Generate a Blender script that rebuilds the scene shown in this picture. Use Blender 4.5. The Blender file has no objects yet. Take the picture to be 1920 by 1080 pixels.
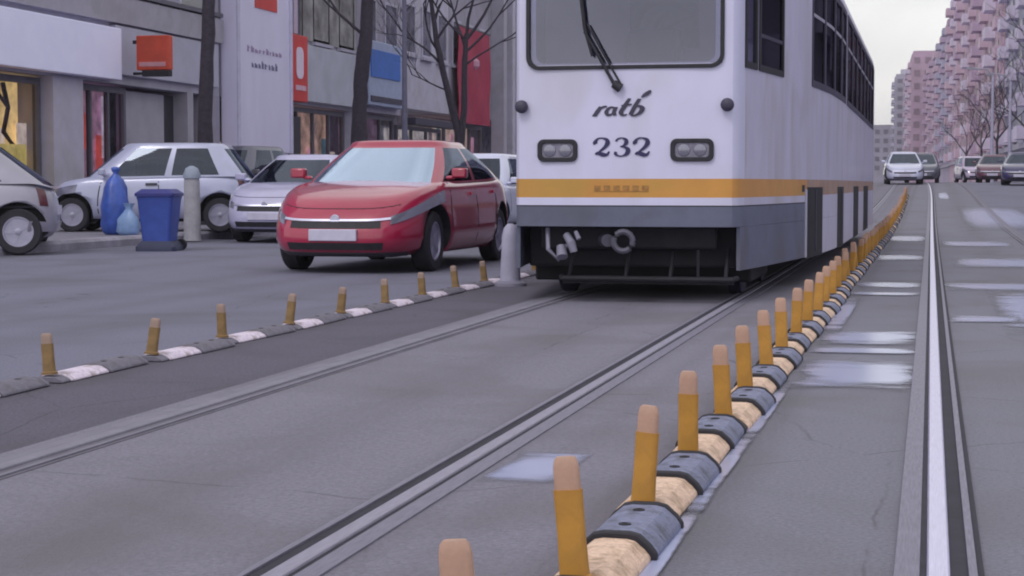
import bpy, bmesh, math, random
import numpy as np
from mathutils import Vector, Matrix
R = math.radians
random.seed(7)
scn = bpy.context.scene
COL = scn.collection

# ------------------------------------------------------------------ camera
EYE = .93
psi, phi = R(13.36), R(3.382)
fw = Vector((-math.sin(psi)*math.cos(phi), math.cos(psi)*math.cos(phi), -math.sin(phi)))
rt = Vector((math.cos(psi), math.sin(psi), 0)); up = rt.cross(fw)
cam = bpy.data.objects.new('camera', bpy.data.cameras.new('camera'))
COL.objects.link(cam)
cam.matrix_world = Matrix(((rt.x, up.x, -fw.x, 0), (rt.y, up.y, -fw.y, 0), (rt.z, up.z, -fw.z, EYE), (0, 0, 0, 1)))
cam.data.sensor_width = 36; cam.data.lens = 61.9
cam.data.clip_start = .1; cam.data.clip_end = 5000
scn.camera = cam

# ------------------------------------------------------------------ sky and sun
SUN_EL, SUN_AZ = R(50), R(200)          # compass angle from +Y, clockwise
w = bpy.data.worlds.new('World'); scn.world = w; w.use_nodes = True
nt = w.node_tree; N = nt.nodes; Lk = nt.links
bg = N['Background']; bg.inputs[1].default_value = .1
sky = N.new('ShaderNodeTexSky'); sky.sky_type = 'NISHITA'; sky.sun_disc = False
sky.sun_elevation = SUN_EL; sky.sun_rotation = SUN_AZ; sky.air_density = 1.3; sky.dust_density = 2
tc = N.new('ShaderNodeTexCoord'); mp = N.new('ShaderNodeMapping'); mp.inputs['Scale'].default_value = (3, 3, 6)
nz = N.new('ShaderNodeTexNoise'); nz.inputs['Scale'].default_value = 2.2; nz.inputs['Detail'].default_value = 5
cr = N.new('ShaderNodeValToRGB')
cr.color_ramp.elements[0].position = .3; cr.color_ramp.elements[0].color = (.66, .65, .67, 1)
cr.color_ramp.elements[1].position = .7; cr.color_ramp.elements[1].color = (1.02, 1.0, 1.0, 1)
sc_ = N.new('ShaderNodeVectorMath'); sc_.operation = 'SCALE'; sc_.inputs['Scale'].default_value = 10.5
mx = N.new('ShaderNodeMixRGB'); mx.inputs[0].default_value = .82
Lk.new(tc.outputs['Generated'], mp.inputs[0]); Lk.new(mp.outputs[0], nz.inputs['Vector'])
Lk.new(nz.outputs['Fac'], cr.inputs[0]); Lk.new(cr.outputs[0], sc_.inputs[0])
Lk.new(sky.outputs[0], mx.inputs[1]); Lk.new(sc_.outputs[0], mx.inputs[2]); Lk.new(mx.outputs[0], bg.inputs[0])
sun = bpy.data.objects.new('sun', bpy.data.lights.new('sun', 'SUN')); COL.objects.link(sun)
sun.data.energy = .8; sun.data.angle = R(20); sun.data.color = (1, .96, .93)
sd = Vector((math.sin(SUN_AZ)*math.cos(SUN_EL), math.cos(SUN_AZ)*math.cos(SUN_EL), math.sin(SUN_EL)))
sun.rotation_euler = (-sd).to_track_quat('-Z', 'Y').to_euler()
scn.view_settings.view_transform = 'Standard'; scn.view_settings.look = 'None'
scn.view_settings.exposure = .25; scn.view_settings.gamma = 1
scn.render.engine = 'CYCLES'
scn.cycles.max_bounces = 8
scn.cycles.pixel_filter_type = 'BLACKMAN_HARRIS'; scn.cycles.filter_width = 2.0

# ------------------------------------------------------------------ materials
MATS = {}
def mat(name, col, rough=.6, metal=0, var=.12, scale=5, bump=0, bscale=None, coat=0, spec=.5, emit=None, stretch=None, dark=None, dscale=1.2, damt=0):
    if name in MATS: return MATS[name]
    m = bpy.data.materials.new(name); m.use_nodes = True; MATS[name] = m
    t = m.node_tree; n = t.nodes; l = t.links
    b = n['Principled BSDF']
    b.inputs['Roughness'].default_value = rough; b.inputs['Metallic'].default_value = metal
    b.inputs['Coat Weight'].default_value = coat; b.inputs['Coat Roughness'].default_value = .06
    b.inputs['Specular IOR Level'].default_value = spec
    co = n.new('ShaderNodeTexCoord'); src = co.outputs['Object']
    if stretch:
        ma = n.new('ShaderNodeMapping'); ma.inputs['Scale'].default_value = stretch
        l.new(src, ma.inputs[0]); src = ma.outputs[0]
    no = n.new('ShaderNodeTexNoise'); no.inputs['Scale'].default_value = scale; no.inputs['Detail'].default_value = 6
    no.inputs['Roughness'].default_value = .65
    l.new(src, no.inputs['Vector'])
    ra = n.new('ShaderNodeValToRGB')
    c = Vector(col); c.z *= 1.19  # blue cast of the light is put into every base colour
    ra.color_ramp.elements[0].position = .3; ra.color_ramp.elements[1].position = .7
    ra.color_ramp.elements[0].color = (*(c*(1-var)), 1); ra.color_ramp.elements[1].color = (*(c*(1+var)), 1)
    l.new(no.outputs['Fac'], ra.inputs[0]); out = ra.outputs[0]
    if dark is not None:                       # stains with a shape of their own
        n2 = n.new('ShaderNodeTexNoise'); n2.inputs['Scale'].default_value = dscale; n2.inputs['Detail'].default_value = 8
        n2.inputs['Distortion'].default_value = .6
        l.new(src, n2.inputs['Vector'])
        r2 = n.new('ShaderNodeValToRGB'); r2.color_ramp.elements[0].position = .48; r2.color_ramp.elements[1].position = .68
        r2.color_ramp.elements[1].color = (damt, damt, damt, 1)
        l.new(n2.outputs['Fac'], r2.inputs[0])
        mi = n.new('ShaderNodeMixRGB'); mi.inputs[2].default_value = (*dark, 1)
        l.new(r2.outputs[0], mi.inputs[0]); l.new(out, mi.inputs[1]); out = mi.outputs[0]
    l.new(out, b.inputs['Base Color'])
    if bump:
        nb = n.new('ShaderNodeTexNoise'); nb.inputs['Scale'].default_value = bscale or scale*6; nb.inputs['Detail'].default_value = 4
        l.new(co.outputs['Object'], nb.inputs['Vector'])
        bu = n.new('ShaderNodeBump'); bu.inputs['Strength'].default_value = bump; bu.inputs['Distance'].default_value = .01
        l.new(nb.outputs['Fac'], bu.inputs['Height']); l.new(bu.outputs[0], b.inputs['Normal'])
    if emit:
        l.new(out, b.inputs['Emission Color']); b.inputs['Emission Strength'].default_value = emit
    return m

def glass(name, tint=(.5, .52, .58), refl=.18, rough=.03, fres=.6, gcol=(.9, .92, 1)):
    if name in MATS: return MATS[name]
    m = bpy.data.materials.new(name); m.use_nodes = True; MATS[name] = m
    t = m.node_tree; n = t.nodes; l = t.links; n.remove(n['Principled BSDF'])
    tr = n.new('ShaderNodeBsdfTransparent'); tr.inputs[0].default_value = (*tint, 1)
    gl = n.new('ShaderNodeBsdfGlossy'); gl.inputs['Roughness'].default_value = rough; gl.inputs[0].default_value = (*gcol, 1)
    lw = n.new('ShaderNodeLayerWeight'); lw.inputs[0].default_value = .5
    ad = n.new('ShaderNodeMath'); ad.inputs[1].default_value = refl; ad.use_clamp = True
    mi = n.new('ShaderNodeMixShader')
    pw = n.new('ShaderNodeMath'); pw.operation = 'POWER'; pw.inputs[1].default_value = 4; l.new(lw.outputs['Facing'], pw.inputs[0])
    ms = n.new('ShaderNodeMath'); ms.operation = 'MULTIPLY'; ms.inputs[1].default_value = fres; l.new(pw.outputs[0], ms.inputs[0])
    l.new(ms.outputs[0], ad.inputs[0]); l.new(ad.outputs[0], mi.inputs[0])
    l.new(tr.outputs[0], mi.inputs[1]); l.new(gl.outputs[0], mi.inputs[2])
    l.new(mi.outputs[0], n['Material Output'].inputs[0])
    return m

def wear(m, bands, col, patchy=.6):
    """grime and tyre wear: stripes of stain along the track, broken up by noise, fixed to the road"""
    t = m.node_tree; n = t.nodes; l = t.links; b = n['Principled BSDF']
    src = b.inputs['Base Color'].links[0].from_socket
    co = n.new('ShaderNodeTexCoord'); sx = n.new('ShaderNodeSeparateXYZ'); l.new(co.outputs['Object'], sx.inputs[0])
    ma = n.new('ShaderNodeMapping'); ma.inputs['Scale'].default_value = (6, .5, 1); l.new(co.outputs['Object'], ma.inputs[0])
    no = n.new('ShaderNodeTexNoise'); no.inputs['Scale'].default_value = 1.6; no.inputs['Detail'].default_value = 8; no.inputs['Roughness'].default_value = .7
    l.new(ma.outputs[0], no.inputs['Vector'])
    for x0, hw, st in bands:
        d = n.new('ShaderNodeMath'); d.operation = 'SUBTRACT'; d.inputs[1].default_value = x0; l.new(sx.outputs[0], d.inputs[0])
        a = n.new('ShaderNodeMath'); a.operation = 'ABSOLUTE'; l.new(d.outputs[0], a.inputs[0])
        mr = n.new('ShaderNodeMapRange'); mr.interpolation_type = 'SMOOTHSTEP'; mr.inputs[1].default_value = hw; mr.inputs[2].default_value = 0; mr.inputs[3].default_value = 0; mr.inputs[4].default_value = st
        l.new(a.outputs[0], mr.inputs[0])
        mu = n.new('ShaderNodeMapRange'); mu.inputs[1].default_value = .32; mu.inputs[2].default_value = .66; mu.inputs[3].default_value = 1-patchy; l.new(no.outputs['Fac'], mu.inputs[0])
        f = n.new('ShaderNodeMath'); f.operation = 'MULTIPLY'; l.new(mr.outputs[0], f.inputs[0]); l.new(mu.outputs[0], f.inputs[1])
        mi = n.new('ShaderNodeMixRGB'); mi.inputs[2].default_value = (*col, 1); l.new(f.outputs[0], mi.inputs[0]); l.new(src, mi.inputs[1]); src = mi.outputs[0]
    # hairline cracks
    v = n.new('ShaderNodeTexVoronoi'); v.feature = 'DISTANCE_TO_EDGE'; v.inputs['Scale'].default_value = .55
    wn = n.new('ShaderNodeTexNoise'); wn.inputs['Scale'].default_value = 2.5; wn.inputs['Detail'].default_value = 6; l.new(co.outputs['Object'], wn.inputs['Vector'])
    vm = n.new('ShaderNodeMixRGB'); vm.inputs[0].default_value = .10; l.new(co.outputs['Object'], vm.inputs[1]); l.new(wn.outputs['Color'], vm.inputs[2]); l.new(vm.outputs[0], v.inputs['Vector'])
    cm_ = n.new('ShaderNodeMapRange'); cm_.inputs[1].default_value = .004; cm_.inputs[2].default_value = .0; cm_.inputs[3].default_value = 0; cm_.inputs[4].default_value = .6; l.new(v.outputs['Distance'], cm_.inputs[0])
    m2 = n.new('ShaderNodeMath'); m2.operation = 'MULTIPLY'; l.new(cm_.outputs[0], m2.inputs[0]); g2 = n.new('ShaderNodeMapRange'); g2.inputs[1].default_value = .44; g2.inputs[2].default_value = .54; l.new(wn.outputs['Fac'], g2.inputs[0]); l.new(g2.outputs[0], m2.inputs[1])
    mi = n.new('ShaderNodeMixRGB'); mi.inputs[2].default_value = (*[c*.6 for c in col], 1); l.new(m2.outputs[0], mi.inputs[0]); l.new(src, mi.inputs[1])
    l.new(mi.outputs[0], b.inputs['Base Color'])

ASPH = mat('asphalt_lane', (.165, .165, .20), .75, var=.3, scale=70, bump=.9, bscale=120, dark=(.10, .10, .125), dscale=.55, damt=.55)
ASPH_D = mat('asphalt_dark_strip', (.105, .095, .115), .85, var=.34, scale=70, bump=1, bscale=110, dark=(.07, .065, .08), dscale=1.1, damt=.6)
CONC = mat('track_concrete', (.185, .175, .195), .8, var=.24, scale=60, bump=.7, bscale=110, dark=(.135, .125, .145), dscale=.8, damt=.7)
CONC_R = mat('track_concrete_right', (.17, .168, .185), .7, var=.27, scale=65, bump=.8, bscale=110, dark=(.125, .12, .135), dscale=.9, damt=.6)
wear(ASPH, [(-5.2, .5, .35), (-6.8, .5, .35), (-8.6, .5, .3), (-11.5, .5, .7), (-6.0, .35, .35)], (.085, .085, .105))
wear(ASPH_D, [(-3.15, .12, .2), (-3.9, .2, .5)], (.06, .055, .07))
wear(CONC, [(-1.49, .22, .6), (-2.93, .2, .25), (-2.2, .4, .35), (-.85, .16, .7), (-1.2, .1, .2)], (.095, .085, .10))
wear(CONC_R, [(.03, .22, .5), (-.6, .14, .55), (.8, .4, .35), (1.47, .2, .5)], (.09, .085, .10))
PAVE = mat('pavement_slabs', (.20, .19, .21), .85, var=.2, scale=8, bump=.4, dark=(.13, .12, .135), damt=.6)
EARTH = mat('far_ground', (.17, .165, .18), .9, var=.2, scale=2)
STEEL_B = mat('rail_polished', (.72, .70, .76), .32, 1, var=.12, scale=8, stretch=(30, 1, 1))
STEEL_D = mat('rail_dusty', (.30, .285, .31), .6, .35, var=.2, scale=10, stretch=(30, 1, 1))
GROOVE = mat('rail_groove', (.022, .020, .028), .8, var=.3, scale=10)
LIPM = mat('rail_lip', (.20, .19, .215), .55, .3, var=.25, scale=9, stretch=(20, 1, 1))
KERB = mat('kerb_stone', (.30, .285, .31), .85, var=.2, scale=7, bump=.3, dark=(.16, .15, .17), damt=.5)
BLACK = mat('black_rubber', (.018, .017, .022), .65, var=.3, scale=12)
UNDER = mat('underframe_black', (.010, .010, .015), .75, var=.4, scale=6)
RUBG = mat('rubber_grey', (.20, .215, .28), .7, var=.25, scale=40, bump=.8, bscale=110, dark=(.09, .095, .125), dscale=16, damt=.8)
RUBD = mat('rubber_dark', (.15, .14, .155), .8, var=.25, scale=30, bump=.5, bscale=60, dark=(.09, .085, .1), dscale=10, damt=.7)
BEIGE = mat('reflective_cream', (.78, .56, .36), .6, var=.22, scale=60, bump=.9, bscale=130, dark=(.40, .27, .17), dscale=20, damt=.85)
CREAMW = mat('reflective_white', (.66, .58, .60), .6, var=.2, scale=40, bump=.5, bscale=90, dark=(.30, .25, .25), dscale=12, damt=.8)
POSTY = mat('post_amber', (.46, .225, .03), .5, var=.14, scale=14, dark=(.28, .13, .03), dscale=9, damt=.6)
POST_SHADE = mat('post_amber_shaded', (.22, .135, .045), .6, var=.2, scale=14, dark=(.10, .06, .03), dscale=9, damt=.6)  # same amber as the right row, darkened for its shadow side
BAND = mat('post_pale_band', (.44, .27, .17), .45, var=.15, scale=20)
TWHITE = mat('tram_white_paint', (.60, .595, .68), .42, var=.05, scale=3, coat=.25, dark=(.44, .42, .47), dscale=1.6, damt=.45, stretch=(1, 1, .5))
TSIDE = mat('tram_shaded_dirty_white', (.50, .485, .55), .5, var=.07, scale=3, coat=.1, dark=(.36, .335, .36), dscale=2.2, damt=.6, stretch=(1, 1, .35))  # front white again, dirtier and darkened in colour for the dimmer side
TYEL = mat('tram_amber_stripe', (.55, .26, .045), .45, var=.1, scale=3, dark=(.42, .27, .05), dscale=1.5, damt=.6, coat=.2)
TBROWN = mat('tram_brown_stripe', (.36, .225, .15), .6, var=.2, scale=4, dark=(.30, .25, .25), dscale=2, damt=.8)  # browner stripe along the side behind the nose
TGREY = mat('tram_grey_skirt', (.115, .125, .165), .5, var=.14, scale=4, dark=(.08, .08, .10), dscale=2, damt=.5)
TINT = mat('tram_interior', (.34, .33, .36), .8)
TINTD = mat('tram_interior_dark', (.06, .055, .07), .8)
CHROME = mat('bright_metal', (.62, .62, .66), .35, .8)
LENS = mat('lamp_lens', (.20, .20, .23), .15, .3, spec=.9, coat=1, var=.08, scale=3)
NAVY = mat('navy_paint', (.022, .020, .075), .5, var=.1)
CHAR = mat('charcoal_paint', (.045, .04, .065), .55, var=.15)
GL_T = glass('tram_glass', (.72, .72, .80), .12, gcol=(.9, .92, 1.12))
GL_S = glass('tram_side_glass', (.10, .09, .13), .03, fres=.2, gcol=(.7, .68, .8))
GL_C = glass('car_glass', (.10, .13, .20), .08, fres=.5, gcol=(.75, .85, 1.05))
GL_R = glass('red_car_windscreen', (.40, .48, .56), .55, .05, gcol=(.80, .98, 1.22))
GL_SH = glass('shop_glass', (.75, .73, .74), .03, fres=.25)
TYRE = mat('tyre_rubber', (.022, .021, .026), .8, var=.2)
ALLOY = mat('alloy_rim', (.42, .41, .45), .4, .7)
BARK = mat('bark', (.042, .034, .045), .9, var=.35, scale=12, bump=.6, bscale=40)

# ------------------------------------------------------------------ helpers
def rise(y):
    t = max(0., min(1., (y-26)/70.)); return 1.0*t*t*(3-2*t)

def tag(o, label=None, cat=None, group=None, kind=None):
    if label: o['label'] = label
    if cat: o['category'] = cat
    if group: o['group'] = group
    if kind: o['kind'] = kind
    return o

def empty(name, loc, rz=0, label=None, cat=None, group=None):
    o = bpy.data.objects.new(name, None); COL.objects.link(o); o.empty_display_size = .2
    o.location = loc; o.rotation_euler = (0, 0, rz)
    return tag(o, label, cat, group)

class MB:
    def __init__(s): s.v = []; s.f = []; s.m = []
    def add(s, vs, fs, mi=0):
        k = len(s.v); s.v += [tuple(p) for p in vs]
        s.f += [tuple(i+k for i in f) for f in fs]; s.m += [mi]*len(fs)
        return s
    def box(s, x0, x1, y0, y1, z0, z1, mi=0):
        vs = [(x, y, z) for x in (x0, x1) for y in (y0, y1) for z in (z0, z1)]
        return s.add(vs, [(0, 1, 3, 2), (4, 6, 7, 5), (0, 4, 5, 1), (2, 3, 7, 6), (0, 2, 6, 4), (1, 5, 7, 3)], mi)
    def obox(s, c, ax, ay, az, mi=0):           # oriented box from half axes
        c, ax, ay, az = map(Vector, (c, ax, ay, az))
        vs = [c+i*ax+j*ay+k*az for i in (-1, 1) for j in (-1, 1) for k in (-1, 1)]
        return s.add(vs, [(0, 1, 3, 2), (4, 6, 7, 5), (0, 4, 5, 1), (2, 3, 7, 6), (0, 2, 6, 4), (1, 5, 7, 3)], mi)
    def tube(s, pts, rad, n=8, mi=0, cap=True):
        pts = [Vector(p) for p in pts]; rings = []
        if not hasattr(rad, '__len__'): rad = [rad]*len(pts)
        for i, p in enumerate(pts):
            d = (pts[min(i+1, len(pts)-1)]-pts[max(i-1, 0)]).normalized()
            a = d.cross(Vector((0, 0, 1)) if abs(d.z) < .9 else Vector((1, 0, 0))).normalized(); b = d.cross(a)
            rings.append([p+rad[i]*(math.cos(2*math.pi*k/n)*a+math.sin(2*math.pi*k/n)*b) for k in range(n)])
        fs = [(i*n+k, i*n+(k+1) % n, (i+1)*n+(k+1) % n, (i+1)*n+k) for i in range(len(pts)-1) for k in range(n)]
        if cap: fs += [tuple(range(n-1, -1, -1)), tuple((len(pts)-1)*n+k for k in range(n))]
        return s.add([q for r_ in rings for q in r_], fs, mi)
    def rings(s, rs, mi=0, closed=True, cap=(True, True), mfun=None):
        n = len(rs[0]); k0 = len(s.v); s.v += [tuple(p) for r_ in rs for p in r_]
        for i in range(len(rs)-1):
            for k in range(n if closed else n-1):
                q = (i*n+k, i*n+(k+1) % n, (i+1)*n+(k+1) % n, (i+1)*n+k)
                m_ = mi if mfun is None else mfun(i, k)
                if m_ is None: continue
                s.f.append(tuple(j+k0 for j in q)); s.m.append(m_)
        if cap[0]: s.f.append(tuple(k0+k for k in range(n-1, -1, -1))); s.m.append(mi)
        if cap[1]: s.f.append(tuple(k0+(len(rs)-1)*n+k for k in range(n))); s.m.append(mi)
        return s
    def lathe_y(s, prof, c=(0, 0, 0), n=32, mi=0, close=False):   # prof: (y, r), axis along y
        rs = [[(c[0]+r*math.cos(2*math.pi*k/n), c[1]+y, c[2]+r*math.sin(2*math.pi*k/n)) for k in range(n)] for y, r in prof]
        if close: rs.append(rs[0])
        return s.rings(rs, mi, cap=(not close, not close))
    def lathe_z(s, prof, c=(0, 0, 0), n=20, mi=0):
        rs = [[(c[0]+r*math.cos(2*math.pi*k/n), c[1]+r*math.sin(2*math.pi*k/n), c[2]+z) for k in range(n)] for z, r in prof]
        return s.rings(rs, mi)
    def prism(s, poly, f, d0, d1, mi=0):         # poly of (a,b) mapped by f(a,b,d)
        n = len(poly)
        vs = [f(a, b, d0) for a, b in poly]+[f(a, b, d1) for a, b in poly]
        fs = [tuple(range(n-1, -1, -1)), tuple(range(n, 2*n))]+[(k, (k+1) % n, n+(k+1) % n, n+k) for k in range(n)]
        return s.add(vs, fs, mi)
    def mesh(s, name):
        me = bpy.data.meshes.new(name); me.from_pydata(s.v, [], s.f)
        for p, i in zip(me.polygons, s.m): p.material_index = i
        bm = bmesh.new(); bm.from_mesh(me); bmesh.ops.recalc_face_normals(bm, faces=bm.faces); bm.to_mesh(me); bm.free()
        return me
    def build(s, name, mats, parent=None, smooth=False, bevel=0, seg=2, angle=40, loc=None):
        me = s.mesh(name)
        for m_ in (mats if isinstance(mats, (list, tuple)) else [mats]): me.materials.append(m_)
        if smooth:
            me.polygons.foreach_set('use_smooth', [True]*len(me.polygons))
            try: me.set_sharp_from_angle(angle=R(angle))
            except Exception: pass
        o = bpy.data.objects.new(name, me); COL.objects.link(o)
        if parent: o.parent = parent
        if loc: o.location = loc
        if bevel:
            b = o.modifiers.new('bevel', 'BEVEL'); b.width = bevel; b.segments = seg; b.limit_method = 'ANGLE'; b.angle_limit = R(35)
        return o

def rrect(a0, a1, b0, b1, r, n=6):
    out = []
    for ca, cb, s0 in ((a1-r, b1-r, 0), (a0+r, b1-r, 90), (a0+r, b0+r, 180), (a1-r, b0+r, 270)):
        out += [(ca+r*math.cos(R(s0+90*k/n)), cb+r*math.sin(R(s0+90*k/n))) for k in range(n+1)]
    return out

def frame_prism(mb, outer, inner, f, d0, d1, mi=0):
    n = len(outer)
    vs = [f(a, b, d) for d in (d0, d1) for ring in (outer, inner) for a, b in ring]
    fs = []
    for k in range(n):
        j = (k+1) % n
        fs += [(k, j, n+j, n+k), (2*n+k, 3*n+k, 3*n+j, 2*n+j), (k, 2*n+k, 2*n+j, j), (n+k, n+j, 3*n+j, 3*n+k)]
    return mb.add(vs, fs, mi)

def copy_tree(o, parent=None):
    c = o.copy(); COL.objects.link(c)
    if parent: c.parent = parent
    for ch in list(o.children): copy_tree(ch, c)
    return c

# ------------------------------------------------------------------ ground, tracks
YS = [-25, -10, 0, 10, 20]+list(range(26, 98, 3))+[104, 120, 160, 220, 300, 400, 550, 800, 1300]
def strip(name, x0, x1, z, m, ys=YS, fx=None):
    mb = MB(); vs = []
    for y in ys:
        a, b = (x0, x1) if fx is None else fx(y)
        vs += [(a, y, rise(y)+z), (b, y, rise(y)+z)]
    mb.add(vs, [(2*i, 2*i+1, 2*i+3, 2*i+2) for i in range(len(ys)-1)])
    return tag(mb.build(name, m), kind='structure')
strip('ground', -900, 900, -.03, EARTH)
strip('road', -11.75, -3.98, 0, ASPH)
strip('track_edge_strip', -3.98, -3.10, .002, ASPH_D)
strip('track_bed', -3.10, -.74, .004, CONC)
strip('track_bed_near', -.74, 1.62, 0, CONC_R)
strip('road_far_side', 1.62, 8.6, .002, ASPH)
PZ = .13
# left pavement as a solid with a kerb step
mb = MB(); vs = []
for y in YS: vs += [(-12.0, y, rise(y)+PZ), (-40, y, rise(y)+PZ)]
mb.add(vs, [(2*i, 2*i+1, 2*i+3, 2*i+2) for i in range(len(YS)-1)])
tag(mb.build('pavement', PAVE), kind='structure')
def kerb(name, x0, x1, m):
    mb = MB(); rs = []
    for y in YS:
        z = rise(y); rs.append([(x0, y, z-.1), (x0, y, z+PZ+.01), (x0+(x1-x0)*.85, y, z+PZ+.01), (x1, y, z+PZ-.03), (x1, y, z-.1)])
    mb.rings(rs, closed=True); return tag(mb.build(name, m), kind='structure')
kerb('kerb', -12.0, -11.72, KERB)
# right pavement follows the far building line
def fline(y): return 13.2-.0288*y
ysr = [y for y in YS if y <= 800]
mb = MB(); vs = []
for y in ysr: vs += [(fline(y)-4.6, y, rise(y)+PZ), (fline(y)+3, y, rise(y)+PZ)]
mb.add(vs, [(2*i, 2*i+1, 2*i+3, 2*i+2) for i in range(len(ysr)-1)])
for i in range(len(ysr)-1):
    a, b = ysr[i], ysr[i+1]
    mb.add([(fline(a)-4.6, a, rise(a)+PZ), (fline(b)-4.6, b, rise(b)+PZ), (fline(b)-4.6, b, rise(b)-.1), (fline(a)-4.6, a, rise(a)-.1)], [(0, 1, 2, 3)])
tag(mb.build('pavement', KERB), kind='structure')

def rail(x, label, head_m, gauge_side, hw=.028, GROOVE=GROOVE, LIPM=LIPM):
    ys = [-10, 0, 8, 16, 24]+list(range(26, 98, 3))+[104, 120, 160, 220]
    def bend(y): return -.00016*max(0, y-55)**2
    rt_ = empty('tram_rail', (x, 0, 0), 0, label, 'rail', 'tram rails set in the street')
    def bar(name, a, b, z0, z1, m, bev=0):
        mb = MB(); mb.rings([[(a+bend(y), y, rise(y)+z0), (a+bend(y), y, rise(y)+z1), (b+bend(y), y, rise(y)+z1), (b+bend(y), y, rise(y)+z0)] for y in ys])
        return mb.build(name, m, rt_, bevel=bev)
    g = gauge_side
    bar('rail_head', -hw, hw, -.05, .016, head_m, .006)
    a, b = sorted((g*hw, g*(hw+.042))); bar('groove', a, b, -.05, .007, GROOVE)
    a, b = sorted((g*(hw+.042), g*(hw+.062))); bar('guard_lip', a, b, -.05, .013, LIPM)
    a, b = sorted((-g*hw, -g*(hw+.016))); bar('outer_gap', a, b, -.05, .007, GROOVE)
    a, b = sorted((-g*(hw+.016), -g*(hw+.075))); bar('sealing_strip', a, b, -.05, .0095, LIPM)
    if g > 0: bar('outer_gap', hw+.062, hw+.078, -.05, .007, GROOVE)
    return rt_
rail(-1.49, 'grey tram rail running under the right side of the tram', STEEL_D, -1, .026)
rail(-2.93, 'dull dusty tram rail running under the left side of the tram', mat('rail_dull', (.205, .195, .21), .8, .1, var=.15), 1, .03, mat('groove_dusty', (.135, .125, .135), .9, var=.2), mat('lip_dusty', (.178, .168, .185), .8, var=.15))
rail(.03, 'bright polished tram rail nearest the camera at the right edge', STEEL_B, 1, .028)
rail(1.47, 'far right tram rail beyond the polished one', mat('rail_dull', (.205, .195, .21), .8, .1, var=.15), -1, .028, mat('groove_dusty', (.135, .125, .135), .9, var=.2), mat('lip_dusty', (.178, .168, .185), .8, var=.15))

def water_film(name, col, rough):
    m = bpy.data.materials.new(name); m.use_nodes = True; t = m.node_tree; n = t.nodes; l = t.links; b = n['Principled BSDF']
    b.inputs['Base Color'].default_value = (*col, 1); b.inputs['Roughness'].default_value = rough; b.inputs['Specular IOR Level'].default_value = 1
    at = n.new('ShaderNodeAttribute'); at.attribute_name = 'depth'
    co = n.new('ShaderNodeTexCoord'); ma = n.new('ShaderNodeMapping'); ma.inputs['Scale'].default_value = (.75, 2.0, 1)
    no = n.new('ShaderNodeTexNoise'); no.inputs['Scale'].default_value = 3.2; no.inputs['Detail'].default_value = 7
    l.new(co.outputs['Object'], ma.inputs[0]); l.new(ma.outputs[0], no.inputs['Vector'])
    ad = n.new('ShaderNodeMath'); ad.operation = 'MULTIPLY_ADD'; ad.inputs[1].default_value = 1.5; l.new(no.outputs['Fac'], ad.inputs[0]); l.new(at.outputs['Fac'], ad.inputs[2])
    def ramp(a0, a1, v0, v1):
        mr = n.new('ShaderNodeMapRange'); mr.interpolation_type = 'SMOOTHSTEP'
        for k_, v_ in zip((1, 2, 3, 4), (a0, a1, v0, v1)): mr.inputs[k_].default_value = v_
        l.new(ad.outputs[0], mr.inputs[0]); return mr.outputs[0]
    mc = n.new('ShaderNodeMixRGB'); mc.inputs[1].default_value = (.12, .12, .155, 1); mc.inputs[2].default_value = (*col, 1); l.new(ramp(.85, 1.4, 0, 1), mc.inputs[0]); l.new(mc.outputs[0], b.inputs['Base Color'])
    l.new(ramp(.85, 1.3, .5, rough), b.inputs['Roughness'])
    tr = n.new('ShaderNodeBsdfTransparent'); mi = n.new('ShaderNodeMixShader')
    l.new(ramp(.6, 1.6, 0, .86), mi.inputs[0]); l.new(tr.outputs[0], mi.inputs[1]); l.new(b.outputs[0], mi.inputs[2]); l.new(mi.outputs[0], n['Material Output'].inputs[0])
    return m
WATER = water_film('puddle_water', (.47, .51, .76), .2)  # bluish-white base colour stands in for the sky's reflection
npud = 0
def puddle(x0, x1, y0, y1, seed):
    """a thin film of water that thins out towards its edge (its depth is stored per vertex)"""
    global npud
    npud += 1; z = .0065+.0004*(npud % 6)
    nu, nv = 14, 22; vs, dep = [], []
    for j in range(nv+1):
        for i in range(nu+1):
            u, v = i/nu*2-1, j/nv*2-1; y = (y0+y1)/2+(y1-y0)*.62*v
            vs.append(((x0+x1)/2+(x1-x0)*.54*u, y, rise(y)+z)); dep.append(max(0, 1-abs(u)**3.5)*max(0, 1-abs(v)**1.7))
    fs = [(j*(nu+1)+i, j*(nu+1)+i+1, (j+1)*(nu+1)+i+1, (j+1)*(nu+1)+i) for j in range(nv) for i in range(nu)]
    o = MB().add(vs, fs).build('puddle', WATER)
    at = o.data.attributes.new('depth', 'FLOAT', 'POINT'); at.data.foreach_set('value', dep)
    return tag(o, kind='structure')
for i, a in enumerate([(-.61, -.07, 8.15, 9.35), (-.62, -.07, 9.75, 10.1), (-.62, -.07, 10.35, 11.2), (-.66, -.54, 11.3, 14.2),
                       (-.66, -.07, 14.9, 15.3), (-.66, -.07, 16.1, 16.9), (-.66, -.07, 22.0, 23.4), (-.66, -.07, 29, 31.5), (-.665, -.61, 6.4, 8.0),
                       (-.665, -.615, 3.7, 5.0), (-.665, -.615, 5.0, 6.4),
                       (.50, 1.42, 11.6, 15.6), (.15, 1.4, 15.9, 16.9), (.14, .6, 12.2, 12.7), (.3, 1.4, 20.3, 22.5), (.75, 2.3, 36, 50), (.25, .6, 58, 66), (-1.36, -1.12, 5.3, 5.85),
                       (2.2, 3.4, 24, 28), (.2, 1.2, 27, 29)]):
    puddle(*a, i)

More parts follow.
